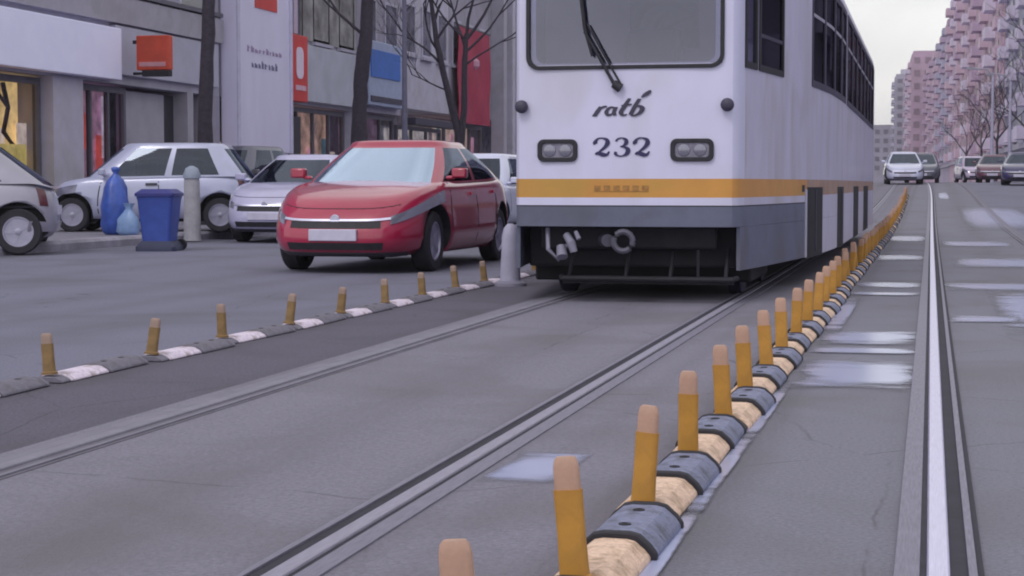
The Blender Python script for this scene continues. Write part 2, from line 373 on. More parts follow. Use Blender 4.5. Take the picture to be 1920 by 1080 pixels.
# ------------------------------------------------------------------ lane separators
def dome(sx, sz, y0, y1):
    prof = [(-.092, 0), (-.092, .016), (-.078, .034), (-.052, .056), (-.03, .061), (.03, .061), (.052, .056), (.078, .034), (.092, .016), (.092, 0)]
    return [[(x*sx, y, z*sz) for x, z in prof] for y in (y0, y1)]
def make_separator(post_m, block_m, band_m, rub_m, hz=1., lip=1.):
    rt_ = empty('lane_separator', (0, 0, 0))
    mb = MB(); mb.rings(dome(.97, .92*hz, .05, .445)); mb.build('reflective_block', block_m, rt_, smooth=True, bevel=.006, angle=25)
    mb = MB(); mb.rings(dome(1.08, 1.08*hz, .475, .86)); rb = mb.build('rubber_block', rub_m, rt_, smooth=True, bevel=.008, angle=25)
    for y in (.57, .77):
        mb = MB(); mb.lathe_z([(.060*hz, .017), (.069*hz, .016), (.0695*hz, .009), (.063*hz, .008)], (0, y, 0), 10); mb.build('bolt', BLACK, rb)
    for a, b in ((.4455, .4745), (.8605, .885)):
        mb = MB(); mb.rings(dome(1.12, (1.08+.08*lip)*hz, a, b)); mb.build('end_lip', BLACK if lip else rub_m, rt_, smooth=True, bevel=.005, angle=25)
    mb = MB(); mb.rings(dome(.9, .75*hz, -.04, .0495)); mb.build('post_foot', BLACK if lip else rub_m, rt_, smooth=True, bevel=.006, angle=25)
    def lozenge(wd, th): return rrect(-wd/2, wd/2, -th/2, th/2, th*.45, 5)
    mb = MB(); mb.rings([[(x, y, z) for x, y in lozenge(wd, th)] for z, wd, th in ((.04, .084, .055), (.055, .084, .055), (.062, .068, .038), (.15, .064, .032), (.252, .066, .032))])
    p = mb.build('post', post_m, rt_, smooth=True, angle=30)
    mb = MB(); mb.rings([[(x, y, z) for x, y in lozenge(wd, th)] for z, wd, th in ((.252, .060, .028), (.30, .059, .027), (.318, .052, .024), (.325, .04, .018))])
    mb.build('reflective_band', band_m, p, smooth=True)
    return rt_
ORD = ['first', 'second', 'third', 'fourth', 'fifth', 'sixth', 'seventh', 'eighth', 'ninth', 'tenth', 'eleventh', 'twelfth', 'thirteenth', 'fourteenth']
pr = make_separator(POSTY, BEIGE, BAND, RUBG)
NR = 64
for i in range(NR):
    o = pr if i == 0 else copy_tree(pr)
    y = 2.86+.93*i
    x = -.75-(.0004*max(0, y-38)**2)*.35
    o.location = (x+random.uniform(-.008, .008), y, rise(y)+.004)
    o.rotation_euler = (0, 0, random.uniform(-.02, .02))
    for c in o.children:
        if c.name.startswith('post') and not c.name.startswith('post_foot'):
            c.rotation_euler = (random.uniform(-.09, .09), random.uniform(-.09, .09), random.uniform(-.3, .3))
    lab = (ORD[i]+' amber post on cream and grey blocks, counted from the camera, right of the tram') if i < 14 else 'small far amber post on cream and grey blocks in the row beside the tram side'
    tag(o, lab, 'lane separator', 'amber lane separators right of the tram')
pl = make_separator(POST_SHADE, CREAMW, mat('post_dull_band', (.30, .21, .15), .6), RUBD, .72, 0)
lean = [-.05, -.03, .04, .03, -.02, 0, .02, -.03, 0, 0, .02, 0, 0, 0, 0]
for i in range(14):
    o = pl if i == 0 else copy_tree(pl)
    y = 5.42+1.03*i
    o.scale = (1, 1, .88)
    o.location = (-3.98+random.uniform(-.02, .02), y, rise(y)+.004); o.rotation_euler = (0, 0, random.uniform(-.03, .03))
    for c in o.children:
        if c.name.startswith('post') and not c.name.startswith('post_foot'):
            c.rotation_euler = (random.uniform(-.08, .08), random.uniform(-.12, .12), random.uniform(-.3, .3)); c.scale = (.92, 1, random.uniform(.70, .78)); c.location.z = .01
    j = i-2
    lab = (ORD[j]+' shade-toned amber post from the left edge, in the row by the car lane') if 0 <= j < 9 else 'shade-toned amber post with white block at an end of the row by the car lane'
    tag(o, lab, 'lane separator', 'ochre lane separators left of the tram')

# ------------------------------------------------------------------ tram
TX, TY, TL = -2.312, 13.465, 17.6
tram = empty('tram', (TX, TY, 0), 0, 'white articulated tram numbered 232 with amber stripe and grey skirt, standing on its track', 'tram')
half = [(0, 0), (.25, 0), (.5, .004), (.757, .012), (.80, .016), (.835, .03), (.86, .065), (.885, .15)]
def taper(v):        # half width of the nose against distance behind the front
    return float(np.interp(v, [.15, .9, 2.0, 3.2, 4.6, 6.0], [.885, .995, 1.125, 1.245, 1.33, 1.362]))
SIDE_V = [.28, .62, .72, 1.62, 2.75, 2.85, 3.05, 3.9, 4.5, 5.0, 5.6, 6.0, 6.8, 7.15, 7.55, 9.3, 10.8, 12.4, 14, 15.5, 16.4, 17.0]
half += [(taper(v), v) for v in SIDE_V]
half += [(1.30, 17.45), (1.2, TL), (.6, TL), (0, TL)]
ring = half+[(-u, v) for u, v in half[-2:0:-1]]
NRG = len(ring)
def inset(z):
    return float(np.interp(z, [0, 2.86, 3.0, 3.12, 3.2, 3.25], [0, 0, .03, .10, .24, .48]))
LEV = [.60, .755, .765, .825, .97, 1.10, 1.5, 1.85, 2.15, 2.84, 2.9, 3.0, 3.12, 3.2, 3.25]
def rp(u, v, z):
    i_ = inset(z); k = 1-i_/1.36
    return (u*k, min(max(v, i_), TL-i_) if i_ else v, z)
ZW0, ZW1 = 1.85, 2.84
def side_win(v0, v1, u):
    vm = (v0+v1)/2
    if abs(u) < .86: return False
    for a, b in ((.28, .62), (.72, 1.62), (3.05, 6.8), (7.15, 16.4)):
        if a-.01 <= v0 and v1 <= b+.01: return True
    return False
def mf(i, k):
    (u0, v0), (u1, v1) = ring[k], ring[(k+1) % NRG]
    lo, hi = sorted((v0, v1)); z0, z1 = LEV[i], LEV[i+1]; um = (u0+u1)/2
    front = hi < .2
    if z0 >= ZW0-.001 and z1 <= ZW1+.001:
        if hi < .0125 and abs(um) < .757: return None
        if side_win(lo, hi, um): return None
    nose = hi <= 2.76 or lo > 17.2
    if z1 <= .756: return 3 if nose else 4
    if z1 <= .766: return 5 if nose else 4
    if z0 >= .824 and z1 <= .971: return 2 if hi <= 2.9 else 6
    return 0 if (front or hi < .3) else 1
mb = MB(); mb.rings([[rp(u, v, z) for u, v in ring] for z in LEV], mfun=mf, cap=(True, True))
mb.build('body', [TWHITE, TSIDE, TYEL, TGREY, TSIDE, BLACK, TBROWN], tram, smooth=True, angle=28)

def out_pt(v, z, off=0., side=1):
    us = [p for p in half if p[1] >= .15]
    u = float(np.interp(v, [p[1] for p in us], [p[0] for p in us]))
    e = .05
    u2 = float(np.interp(v+e, [p[1] for p in us], [p[0] for p in us]))
    n = Vector((e, -(u2-u))).normalized()
    return (side*(u+n.x*off), v+n.y*off, z)
def side_patch(name, v0, v1, z0, z1, m, d0, d1, parent=tram, side=1, n=8, bev=0):
    mb = MB(); vs_ = np.linspace(v0, v1, n); rs = []
    for v in vs_:
        rs.append([out_pt(v, z0, d0, side), out_pt(v, z1, d0, side), out_pt(v, z1, d1, side), out_pt(v, z0, d1, side)])
    mb.rings(rs); return mb.build(name, m, parent, bevel=bev)
def front_f(a, b, d): return (a, -d, b)
# windscreen
W0, W1, WZ0, WZ1 = -.772, .772, 1.815, 2.87
ws = MB(); frame_prism(ws, rrect(W0, W1, WZ0, WZ1, .10), rrect(W0+.03, W1-.03, WZ0+.03, WZ1-.03, .075), front_f, -.03, .014)
wsf = ws.build('windscreen_frame', BLACK, tram, bevel=.004)
mb = MB(); mb.prism(rrect(W0+.02, W1-.02, WZ0+.02, WZ1-.02, .08), front_f, -.022, -.014); mb.build('windscreen', GL_T, tram)
# white inner reveal along the edges of the screen
mb = MB(); frame_prism(mb, rrect(W0+.012, W1-.012, WZ0+.012, WZ1-.012, .09), rrect(W0+.07, W1-.07, WZ0+.05, WZ1-.05, .07), front_f, -.06, -.03)
mb.build('windscreen_reveal', TSIDE, tram)
# wiper
def fy(p, d=.03): return (p[0], -d, p[1])
wp = MB(); pv = (-.06, 1.665)
wp.tube([fy((-.02, 1.665)), fy((-.075, 1.70))], [.038, .034], 10)
wp.tube([fy((-.06, 1.68), .035), fy((-.20, 1.93), .05), (-.30, -.055, 2.10)], [.014, .012, .010], 8)
wp.tube([fy((-.02, 1.70), .035), fy((-.18, 1.98), .05), (-.28, -.055, 2.16)], [.009, .008, .008], 8)
wp.tube([(-.24, -.045, 1.91), (-.30, -.05, 2.13), (-.335, -.05, 2.42), (-.36, -.05, 2.66)], [.010, .014, .014, .008], 8)
wp.build('wiper', BLACK, tram, smooth=True)
# marker lamps
for u in (-.805, .80):
    mb = MB(); mb.lathe_y([(0, .052), (-.03, .05), (-.045, .036), (-.05, .01)], (u, -.012, 1.531), 16); mb.build('marker_lamp', CHAR, tram, smooth=True)
# headlights
for u0, u1 in ((-.68, -.362), (.364, .697)):
    mb = MB(); frame_prism(mb, rrect(u0, u1, 1.102, 1.277, .05), rrect(u0+.035, u1-.035, 1.135, 1.245, .03), front_f, -.01, .018)
    h = mb.build('headlight', BLACK, tram, bevel=.005)
    um = (u0+u1)/2
    mb = MB(); mb.prism(rrect(u0+.03, u1-.03, 1.13, 1.25, .03), front_f, -.004, .004); mb.build('reflector', mat('reflector_grey', (.22, .21, .24), .4, .3, var=.3, scale=25), h)
    for uu in (um-.062, um+.062):
        mb = MB(); mb.lathe_y([(-.004, .050), (-.012, .046), (-.017, .025), (-.018, .005)], (uu, 0, 1.19), 18); mb.build('lens', LENS, h, smooth=True)
# number and emblem as brush strokes
def strokes(name, paths, ox, oz, sx, sz, m, shear=0, d=.006):
    mb = MB()
    for q, path in enumerate(paths):
        dq = d+q*.0006
        P_ = [Vector((p[0], p[1])) for p in path]; W_ = [p[2] for p in path]
        # refine
        pts, ws_ = [], []
        for i in range(len(P_)-1):
            p0, p1, p2, p3 = P_[max(i-1, 0)], P_[i], P_[i+1], P_[min(i+2, len(P_)-1)]
            for k in range(5):
                t = k/5
                pts.append(.5*((2*p1)+(p2-p0)*t+(2*p0-5*p1+4*p2-p3)*t*t+(3*p1-p0-3*p2+p3)*t**3)); ws_.append(W_[i]*(1-t)+W_[i+1]*t)
        pts.append(P_[-1]); ws_.append(W_[-1])
        L_, R_ = [], []
        for i, p in enumerate(pts):
            t = (pts[min(i+1, len(pts)-1)]-pts[max(i-1, 0)]); t = t.normalized() if t.length > 1e-6 else Vector((1, 0))
            nn = Vector((-t.y, t.x)); L_.append(p+nn*ws_[i]/2); R_.append(p-nn*ws_[i]/2)
        def X(p, dd): return (ox+(p.x+shear*p.y)*sx, -dd, oz+p.y*sz)
        mb.rings([[X(a, .0), X(a, dq), X(b, dq), X(b, .0)] for a, b in zip(L_, R_)])
    return mb.build(name, m, tram)
two = [(.12, .66, .20), (.10, .74, .20), (.22, .93, .08), (.42, .97, .06), (.64, .88, .17), (.68, .70, .23), (.55, .48, .16), (.30, .25, .09), (.14, .10, .08)]
twob = [(.10, .12, .06), (.26, .17, .20), (.48, .09, .22), (.66, .10, .14), (.76, .27, .05)]
three = [(.14, .80, .10), (.24, .93, .07), (.42, .97, .06), (.60, .88, .16), (.62, .72, .20), (.50, .56, .10), (.34, .52, .05)]
threeb = [(.36, .52, .05), (.54, .49, .10), (.70, .36, .22), (.66, .16, .20), (.46, .03, .07), (.26, .03, .07), (.12, .13, .13), (.15, .24, .13)]
nx0, nz0, nsx, nsz = -.240, 1.143, .168, .146
def sh(p, dx): return [(a+dx, b, c) for a, b, c in p]
strokes('number', [two, twob, sh(three, .93), sh(threeb, .93), sh(two, 1.86), sh(twob, 1.86)], nx0, nz0, nsx, nsz, NAVY)
lr = [(.02, 0, .16), (.08, .3, .17), (.14, .58, .13)]; lr2 = [(.10, .36, .08), (.22, .55, .13), (.34, .58, .10)]
la = [(.62, .50, .09), (.46, .52, .12), (.38, .28, .14), (.48, .06, .12), (.62, .16, .10)]; la2 = [(.66, .55, .13), (.64, .25, .14), (.72, .04, .10)]
lt = [(1.02, 1.05, .10), (.94, .60, .17), (.88, .24, .16), (.98, .05, .11), (1.10, .12, .05)]; lt2 = [(.82, .62, .08), (1.0, .66, .11), (1.16, .70, .07)]
lb = [(1.36, 1.02, .12), (1.28, .55, .15), (1.23, .10, .15)]; lb2 = [(1.25, .48, .07), (1.42, .60, .11), (1.56, .45, .17), (1.52, .18, .16), (1.36, .03, .10), (1.24, .10, .09)]
fl = [(1.42, 1.10, .06), (1.52, 1.26, .20), (1.60, 1.40, .18), (1.63, 1.52, .05)]
strokes('operator_emblem', [lr, lr2, la, la2, lt, lt2, lb, lb2, fl], -.235, 1.452, .232, .13, CHAR, shear=.18)
# faint worn lettering in the stripe
mb = MB()
for k in range(6):
    mb.box(-.23+.075*k, -.18+.075*k, -.004, .0, .876+.006*(k % 2), .918)
mb.box(-.23, .195, -.0035, .0, .870, .8755)
mb.build('worn_lettering', mat('stripe_worn_mark', (.34, .17, .04), .6, var=.3, scale=30), tram)
# grey lower bumper lip, side skirts
for s in (1, -1):
    side_patch('skirt_panel', .16, 2.75, .262, .598, TGREY, -.03, .0, side=s, n=10)
    side_patch('skirt_edge', 2.752, 2.83, .26, .88, TSIDE, -.03, .008, side=s, n=3)
    side_patch('lower_panel', 2.835, 17.0, .26, .598, TSIDE, -.03, .0, side=s, n=20)
    for a, b, nm in ((2.86, 3.9, 'door'), (5.5, 6.55, 'door'), (9.2, 10.7, 'bogie_gap_shade'), (12.6, 14.4, 'door')):
        d = side_patch(nm, a, b, .25, .90, UNDER, -.02, .004, side=s, n=8)  # flat dark patch painted for the shade of an open gap
        if nm == 'door': side_patch('door_edge', (a+b)/2-.02, (a+b)/2+.02, .3, .88, CHAR, .004, .012, parent=d, side=s, n=2)
    # side glazing
    for a, b in ((.28, .62), (.72, 1.62)):
        mb = MB()
        rsO = [(a-.02, ZW0-.02), (b+.02, ZW0-.02), (b+.02, ZW1+.02), (a-.02, ZW1+.02)]
        rsI = [(a+.03, ZW0+.03), (b-.03, ZW0+.03), (b-.03, ZW1-.03), (a+.03, ZW1-.03)]
        frame_prism(mb, rsO, rsI, lambda p, q, d, s=s: out_pt(p, q, d, s), -.02, .012)
        f = mb.build('cab_window', BLACK, tram)
        side_patch('pane', a+.02, b-.02, ZW0+.02, ZW1-.02, GL_T if b < .7 else GL_S, -.012, -.004, parent=f, side=s, n=5)
        if b > .7: side_patch('sliding_bar', a+.03, b-.03, 2.10, 2.13, CHAR, -.004, .006, parent=f, side=s, n=3)
    def band_windows(v0, v1, k):
        vs_ = np.linspace(v0, v1, k+1)
        for i in range(k):
            a, b = vs_[i], vs_[i+1]; mb = MB()
            frame_prism(mb, [(a, ZW0-.02), (b, ZW0-.02), (b, ZW1+.02), (a, ZW1+.02)], [(a+.05, ZW0+.04), (b-.05, ZW0+.04), (b-.05, ZW1-.04), (a+.05, ZW1-.04)],
                        lambda p, q, d, s=s: out_pt(p, q, d, s), -.02, .01)
            f = mb.build('side_window', CHAR, tram)
            side_patch('pane', a+.04, b-.04, ZW0+.03, ZW1-.03, GL_S, -.012, -.004, parent=f, side=s, n=5)
            side_patch('sliding_bar', a+.05, b-.05, 2.48, 2.51, TINT, -.004, .004, parent=f, side=s, n=5)
    band_windows(3.05, 6.8, 4); band_windows(7.15, 16.4, 7)
# interior
mb = MB(); mb.box(-.8, .8, .1, 2.6, .86, .92); mb.box(-1.2, 1.2, 2.6, 17.2, .86, .92); mb.build('cabin_floor', TINTD, tram)
mb = MB(); mb.box(-1.0, 1.0, 1.75, 1.79, .92, 2.1); mb.box(-1.0, -.25, 1.75, 1.79, 2.1, 2.95); mb.box(.35, 1.0, 1.75, 1.79, 2.1, 2.95); mb.box(-.25, .35, 1.75, 1.79, 2.6, 2.95)
mb.build('cab_partition', TINT, tram)
mb = MB(); mb.prism([(-.76, .92), (.76, .92), (.76, 1.78), (-.76, 1.78)], lambda a, b, d: (a, d-(.12 if b > 1.5 else 0)*0, b), .12, .5); mb.build('dashboard', TINT, tram, bevel=.04)
mb = MB(); mb.box(-.25, .25, 1.0, 1.5, 1.3, 1.42); mb.box(-.24, .24, 1.45, 1.56, 1.42, 2.25); mb.box(-.05, .05, 1.2, 1.3, .92, 1.3); mb.build('driver_seat', TINTD, tram, bevel=.05)
for k in range(12):
    for s in (-1, 1):
        v = 3.6+1.1*k; mb = MB(); mb.box(s*.95-.22, s*.95+.22, v, v+.42, 1.3, 1.38); mb.box(s*.95-.22, s*.95+.22, v+.40, v+.47, 1.38, 1.95); mb.box(s*.95-.05, s*.95+.05, v+.1, v+.3, .92, 1.3)
        mb.build('passenger_seat', TINTD, tram)
# underframe: dark boxes, wheels, coupler, cow-catcher
mb = MB()
mb.box(-.84, .84, .40, 2.4, .27, .60); mb.box(-.9, .9, .9, 2.4, .13, .275); mb.box(-1.1, 1.1, 2.4, 17.2, .34, .60); mb.box(-.70, .70, .22, .35, .42, .598)  # low box under the nose is added to deepen the shadow there
mb.build('underframe', UNDER, tram, bevel=.02)
for v in (1.5, 3.3, 8.6, 10.2, 14.2, 16.0):
    for u in (-.72, .72):
        mb = MB(); mb.lathe_y([(-.06, .31), (-.05, .33), (.05, .33), (.06, .31)], (0, 0, 0), 28)
        o = mb.build('wheel', CHAR, tram, smooth=True, angle=30); o.location = (u, v, .335); o.rotation_euler = (0, 0, R(90))
mb = MB()
mb.tube([(-.52, .16, .20), (-.50, .1, .19), (.84, .1, .19), (.86, .18, .20)], .022, 8)
for u in (-.45, .0, .35, .78): mb.tube([(u, .1, .19), (u, .32, .42)], .016, 6)
mb.tube([(.57, .1, .185), (.57, .09, .42)], .012, 6)
mb.box(-.50, .84, .12, .16, .15, .21)
mb.build('cow_catcher', UNDER, tram, smooth=True)
mb = MB()
mb.tube([(-.20, .25, .49), (-.13, .05, .49)], [.055, .05], 12)
rc = [(.0+.075*math.cos(t), .0, .485+.075*math.sin(t)) for t in np.linspace(0, 2*math.pi, 17)]
mb.tube(rc, .024, 8, cap=False)
mb.build('coupler', mat('coupler_steel', (.09, .088, .105), .6, .3), tram, smooth=True)
mb = MB()
mb.tube([(-.46, .06, .53), (-.41, .0, .47), (-.39, .0, .40)], [.03, .034, .03], 10)
mb.tube([(-.50, .04, .44), (-.48, -.01, .36)], [.038, .045], 10)
mb.tube([(-.38, .02, .56), (-.35, .0, .50)], [.016, .02], 8)
mb.tube([(-.62, .1, .58), (-.6, .02, .42), (-.52, .02, .34), (-.46, .08, .45)], .018, 8)
mb.build('air_hose', mat('hose_grey', (.20, .195, .225), .6, .2), tram, smooth=True)
# roof equipment
mb = MB(); mb.box(-.6, .6, 4.5, 7.0, 3.24, 3.5); mb.box(-.55, .55, 12, 14.5, 3.24, 3.45); mb.build('roof_unit', TSIDE, tram, bevel=.05)
mb = MB()
mb.tube([(1.05, 8.2, 3.1), (1.2, 8.25, 3.28)], .05, 8); mb.build('roof_bracket', BLACK, tram)

# ------------------------------------------------------------------ cars
def sq(t):
    """point on the unit square boundary, t in 0..1, starting at the middle of the front, going left"""
    t = (t % 1)*8
    if t < 1: return (1, t)
    if t < 3: return (2-t, 1)
    if t < 5: return (-1, 4-t)
    if t < 7: return (t-6, -1)
    return (1, t-8)
def sup(a, b, n):
    r_ = (abs(a)**n+abs(b)**n)**(-1/n); return a*r_, b*r_
def wheel_mesh(r, wd, spokes):
    t = MB(); t.lathe_y([(-wd/2, r*.66), (-wd/2, r*.93), (-wd*.38, r), (wd*.38, r), (wd/2, r*.93), (wd/2, r*.66)], n=32, close=True)
    m = MB(); m.lathe_y([(wd*.36, r*.67), (wd*.46, r*.66), (wd*.46, r*.60), (wd*.30, r*.57), (wd*.1, r*.5)], n=32)
    for k in range(spokes):
        a = 2*math.pi*k/spokes; d = Vector((math.cos(a), 0, math.sin(a))); e = Vector((-d.z, 0, d.x))
        m.obox(d*r*.36+Vector((0, wd*.34, 0)), d*r*.26, Vector((0, wd*.06, 0)), e*r*.085)
    m.lathe_y([(wd*.1, r*.16), (wd*.42, r*.15), (wd*.44, r*.1)], n=16)
    b = MB(); b.lathe_y([(-wd*.1, r*.56), (wd*.05, r*.56)], n=24)
    return t, m, b
def smoothf(xs, zs):
    def f(x): return float(np.mean(np.interp(x+np.linspace(-.16, .16, 7), xs, zs)))
    return f
def make_car(label, loc, rz, p, group=None, name='car'):
    root = empty(name, loc, rz, label, p.get('cat', 'car'), group)
    L, W = p['L'], p['W']/2; zb = p.get('zb', .20); ztop = smoothf(*p['top'])
    paint = p['paint']; hl = L/2
    levs = [(0, .88, .93, .94), (.10, .955, .985, .98), (.28, 1, 1, 1), (.5, 1.0, .995, 1.0), (.68, .985, .975, .99), (.84, .965, .945, .975), (.94, .935, .91, .955), (1, .885, .87, .92)]
    def lev(s): return [float(np.interp(s, [l_[0] for l_ in levs], [l_[i] for l_ in levs])) for i in (1, 2, 3)]
    NB = p.get('nb', 4.2)
    def bp(t, s, r=1., dz=0.):
        a, b = sup(*sq(t), NB); wf, ff, rf = lev(s)
        x = hl*(ff if a > 0 else rf)*a*r; y = W*wf*b*r
        return Vector((x, y, zb+s*(ztop(x)-zb)+dz))
    n = 64; ts = [k/n for k in range(n)]
    rs = [[bp(t, s) for t in ts] for s in (0, .05, .10, .2, .28, .4, .5, .6, .68, .76, .84, .9, .94, .975, 1)]
    for r_ in (.94, .8, .55, .28): rs.append([bp(t, 1, r_, .045*(1-r_*r_)) for t in ts])
    mb = MB(); mb.rings(rs)
    o = mb.build('body', [paint, BLACK], root, smooth=True, angle=50)
    wr = p.get('wr', .31); ax = p['axles']
    # wheel arches
    cm = MB()
    for x in ax:
        for s in (-1, 1):
            cm.lathe_y([(min(s*(W-.30), s*(W+.2)), wr+.07), (max(s*(W-.30), s*(W+.2)), wr+.07)], (x, 0, wr+.015), 40)
    co = cm.build('cutter', BLACK, root)
    bo = o.modifiers.new('arch', 'BOOLEAN'); bo.operation = 'DIFFERENCE'; bo.object = co; bo.solver = 'EXACT'
    dg = bpy.context.evaluated_depsgraph_get(); me = bpy.data.meshes.new_from_object(o.evaluated_get(dg))
    o.modifiers.clear(); o.data = me
    bpy.data.objects.remove(co)
    for q in me.polygons:
        for x in ax:
            if all(math.hypot(me.vertices[v].co.x-x, me.vertices[v].co.z-wr-.015) < wr+.074 for v in q.vertices) and abs(q.center.y) < W*.985: q.material_index = 1
    # cabin
    g = p['cab']; zr = p['H']
    def gp(t, u, r=1., dz=0):
        a0, b0 = sup(*sq(t), 5.5); a1, b1 = sup(*sq(t), 4.5)
        xm0 = (g['f0']+g['r0'])/2; h0 = (g['f0']-g['r0'])/2; xm1 = (g['f1']+g['r1'])/2; h1 = (g['f1']-g['r1'])/2
        x0, y0 = xm0+h0*a0*r, W*g.get('w0', .90)*b0*r; x1, y1 = xm1+h1*a1*r, W*g.get('w1', .68)*b1*r
        z0 = ztop(x0)-.015; z1 = zr-.07
        bl = .03*math.sin(math.pi*min(1, u))
        x = x0+(x1-x0)*u; y = y0+(y1-y0)*u+math.copysign(bl, y0)*abs(b0)**3
        return Vector((x, y, z0+(z1-z0)*u+dz))
    us = [0, .06, .2, .4, .6, .8, .93, 1]
    def part_of(t):
        a, b = sq(t+1e-6)
        if a >= .999 and abs(b) < .90: return 'windscreen'
        if a <= -.999 and abs(b) < .86: return 'rear_window'
        if abs(b) >= .999 and -.84 < a < .90:
            for (c0, c1) in g['panes']:
                if c0 < a < c1: return 'side_window'
        return None
    def mfun(i, k):
        if 1 <= i <= 5 and part_of((k+.5)/n2) is not None: return None
        return 0
    n2 = 96; t2 = [k/n2 for k in range(n2)]
    rs = [[gp(t, u) for t in t2] for u in us]
    for r_, dz in ((.97, .03), (.9, .05), (.7, .062), (.4, .07), (.15, .072)): rs.append([gp(t, 1, r_, dz) for t in t2])
    mb = MB(); mb.rings(rs, mfun=mfun, cap=(False, True)); mb.build('cabin', p.get('roof_paint', paint), root, smooth=True, angle=60)
    runs = {}; prev = None; idx = 0
    for k in range(n2):
        w_ = part_of((k+.5)/n2)
        if w_ != prev: idx += 1
        prev = w_
        if w_: runs.setdefault((w_, idx), []).append(k)
    kk = sorted(runs)                        # the windscreen run wraps round t = 0
    wsr = [r_ for r_ in kk if r_[0] == 'windscreen']
    if len(wsr) == 2: runs[wsr[0]] = runs.pop(wsr[1])+runs[wsr[0]]
    for (w_, _), ks in runs.items():
        mb = MB(); tt = [k/n2 for k in ks]+[(ks[-1]+1)/n2]
        mb.rings([[gp(t, u) for u in us[1:7]] for t in tt], closed=False, cap=(False, False))
        mb.build(w_, p.get('ws_glass', GL_C) if w_ == 'windscreen' else GL_C, root, smooth=True)
    # dark interior: seats and dash
    mb = MB(); x0 = g['f1']-.25
    for xs in (x0, x0-.95):
        for y in (-.36, .36):
            mb.box(xs-.12, xs, y-.24, y+.24, .62, zr-.30)
    mb.box(g['r0']+.2, g['f0']-.3, -W*.8, W*.8, .60, .64)
    mb.build('seat', mat('seat_fabric', (.05, .05, .06), .9), root, bevel=.04)
    # patches on the body
    def patch(nm, path, s0, s1, m, off=.008, ns=4, parent=root, taper_=None):
        def nrm(t, s):
            d1 = bp(t+.004, s)-bp(t-.004, s); d2 = bp(t, min(s+.02, 1))-bp(t, max(s-.02, 0)); v = d1.cross(d2).normalized()
            return v if v.dot(Vector((bp(t, s).x, bp(t, s).y, 0))) > 0 else -v
        mb = MB(); G = []
        for i, t in enumerate(path):
            k = i/(len(path)-1); a, b = s0, s1
            if taper_: a, b = taper_(k)
            G.append([(bp(t, a+(b-a)*j/ns), nrm(t, a+(b-a)*j/ns)) for j in range(ns+1)])
        rs_ = [[c+nn*off for c, nn in col]+[c-nn*.01 for c, nn in reversed(col)] for col in G]
        mb.rings(rs_); return mb.build(nm, m, parent, smooth=True, angle=40)
    lin = lambda a, b, k=8: list(np.linspace(a, b, k))
    P_ = p.get('parts', {})
    if 'front' in P_:
        for s in (1, -1):
            pa = [s*t for t in lin(*P_['front'].get('lamp', (.075, .165)), 10)]
            h = patch('headlight', pa, .66, .86, LENS, .008, taper_=P_['front'].get('lt'))
        patch('grille', lin(-.07, .07, 11), *P_['front'].get('grille', (.64, .76)), BLACK, .006)
        if P_['front'].get('trim'): patch('grille_trim', lin(-.085, .085, 11), *P_['front']['trim'], CHROME, .014)
        patch('lower_intake', lin(-.075, .075, 11), *P_['front'].get('intake', (.14, .32)), BLACK, .006)
        patch('bumper_lip', lin(-.12, .12, 15), .0, .06, mat('dark_plastic', (.05, .045, .055), .7), .012)
        patch('bonnet_seam', lin(-.10, .10, 15), .885, .893, BLACK, .003, 2)
        q = bp(0, .80); mb = MB(); mb.lathe_y([(-.012, .05), (0, .055), (.012, .045)], (0, 0, 0), 16); bd = mb.build('badge', CHROME, root, smooth=True); bd.location = (bp(0, .72).x+.008, 0, bp(0, .72).z); bd.rotation_euler = (0, 0, R(90))
        q = bp(0, P_['front'].get('plate', .46)); mb = MB(); mb.box(q.x-.01, q.x+.03, -.26, .26, q.z-.06, q.z+.06); mb.build('number_plate', mat('plate_white', (.55, .53, .58), .5), root, bevel=.008)
    if 'rear' in P_:
        for s in (1, -1): patch('tail_light', [.5+s*t for t in lin(.098, .118, 6)], .60, .90, mat('tail_lamp_red', (.10, .018, .025), .3, coat=.6), .008)
        patch('rear_bumper', [.5+t for t in lin(-.14, .14, 15)], .12, .30, p.get('bumper', paint), .02)
        q = bp(.5, .55); mb = MB(); mb.box(q.x-.03, q.x+.01, -.26, .26, q.z-.06, q.z+.06); mb.build('number_plate', MATS.get('plate_white') or mat('plate_white', (.55, .53, .58), .5), root)
    # side: sill, door seams, handles, mirrors
    dk = mat('dark_plastic', (.05, .045, .055), .7)
    def t_of(x, s): return (2-x/hl)/8 if s > 0 else (6+x/hl)/8
    for s in (1, -1):
        for x in p.get('seams', ()):
            t = t_of(x, s); patch('door_seam', [t-.0006, t+.0006], .12, .99, BLACK, .002, 8)
        for x in p.get('handles', ()):
            t = t_of(x, s); patch('door_handle', [t-.007, t+.007], .80, .845, p.get('handle_m', dk), .028, 2)
        b = gp(t_of(0, s), .0); xm = g['f0']-.42
        y = s*(W*.90)
        mb = MB(); mb.obox((xm, y+s*.13, ztop(xm)+.10), (.05, 0, 0), (0, .085, 0), (0, 0, .055)); mb.obox((xm, y+s*.02, ztop(xm)+.05), (.03, 0, 0), (0, .05, 0), (0, 0, .02))
        mb.build('wing_mirror', p.get('mirror', paint), root, bevel=.035, smooth=True)
    tm, rm, bk = wheel_mesh(wr, .20, p.get('spokes', 5))
    tme = rme = None
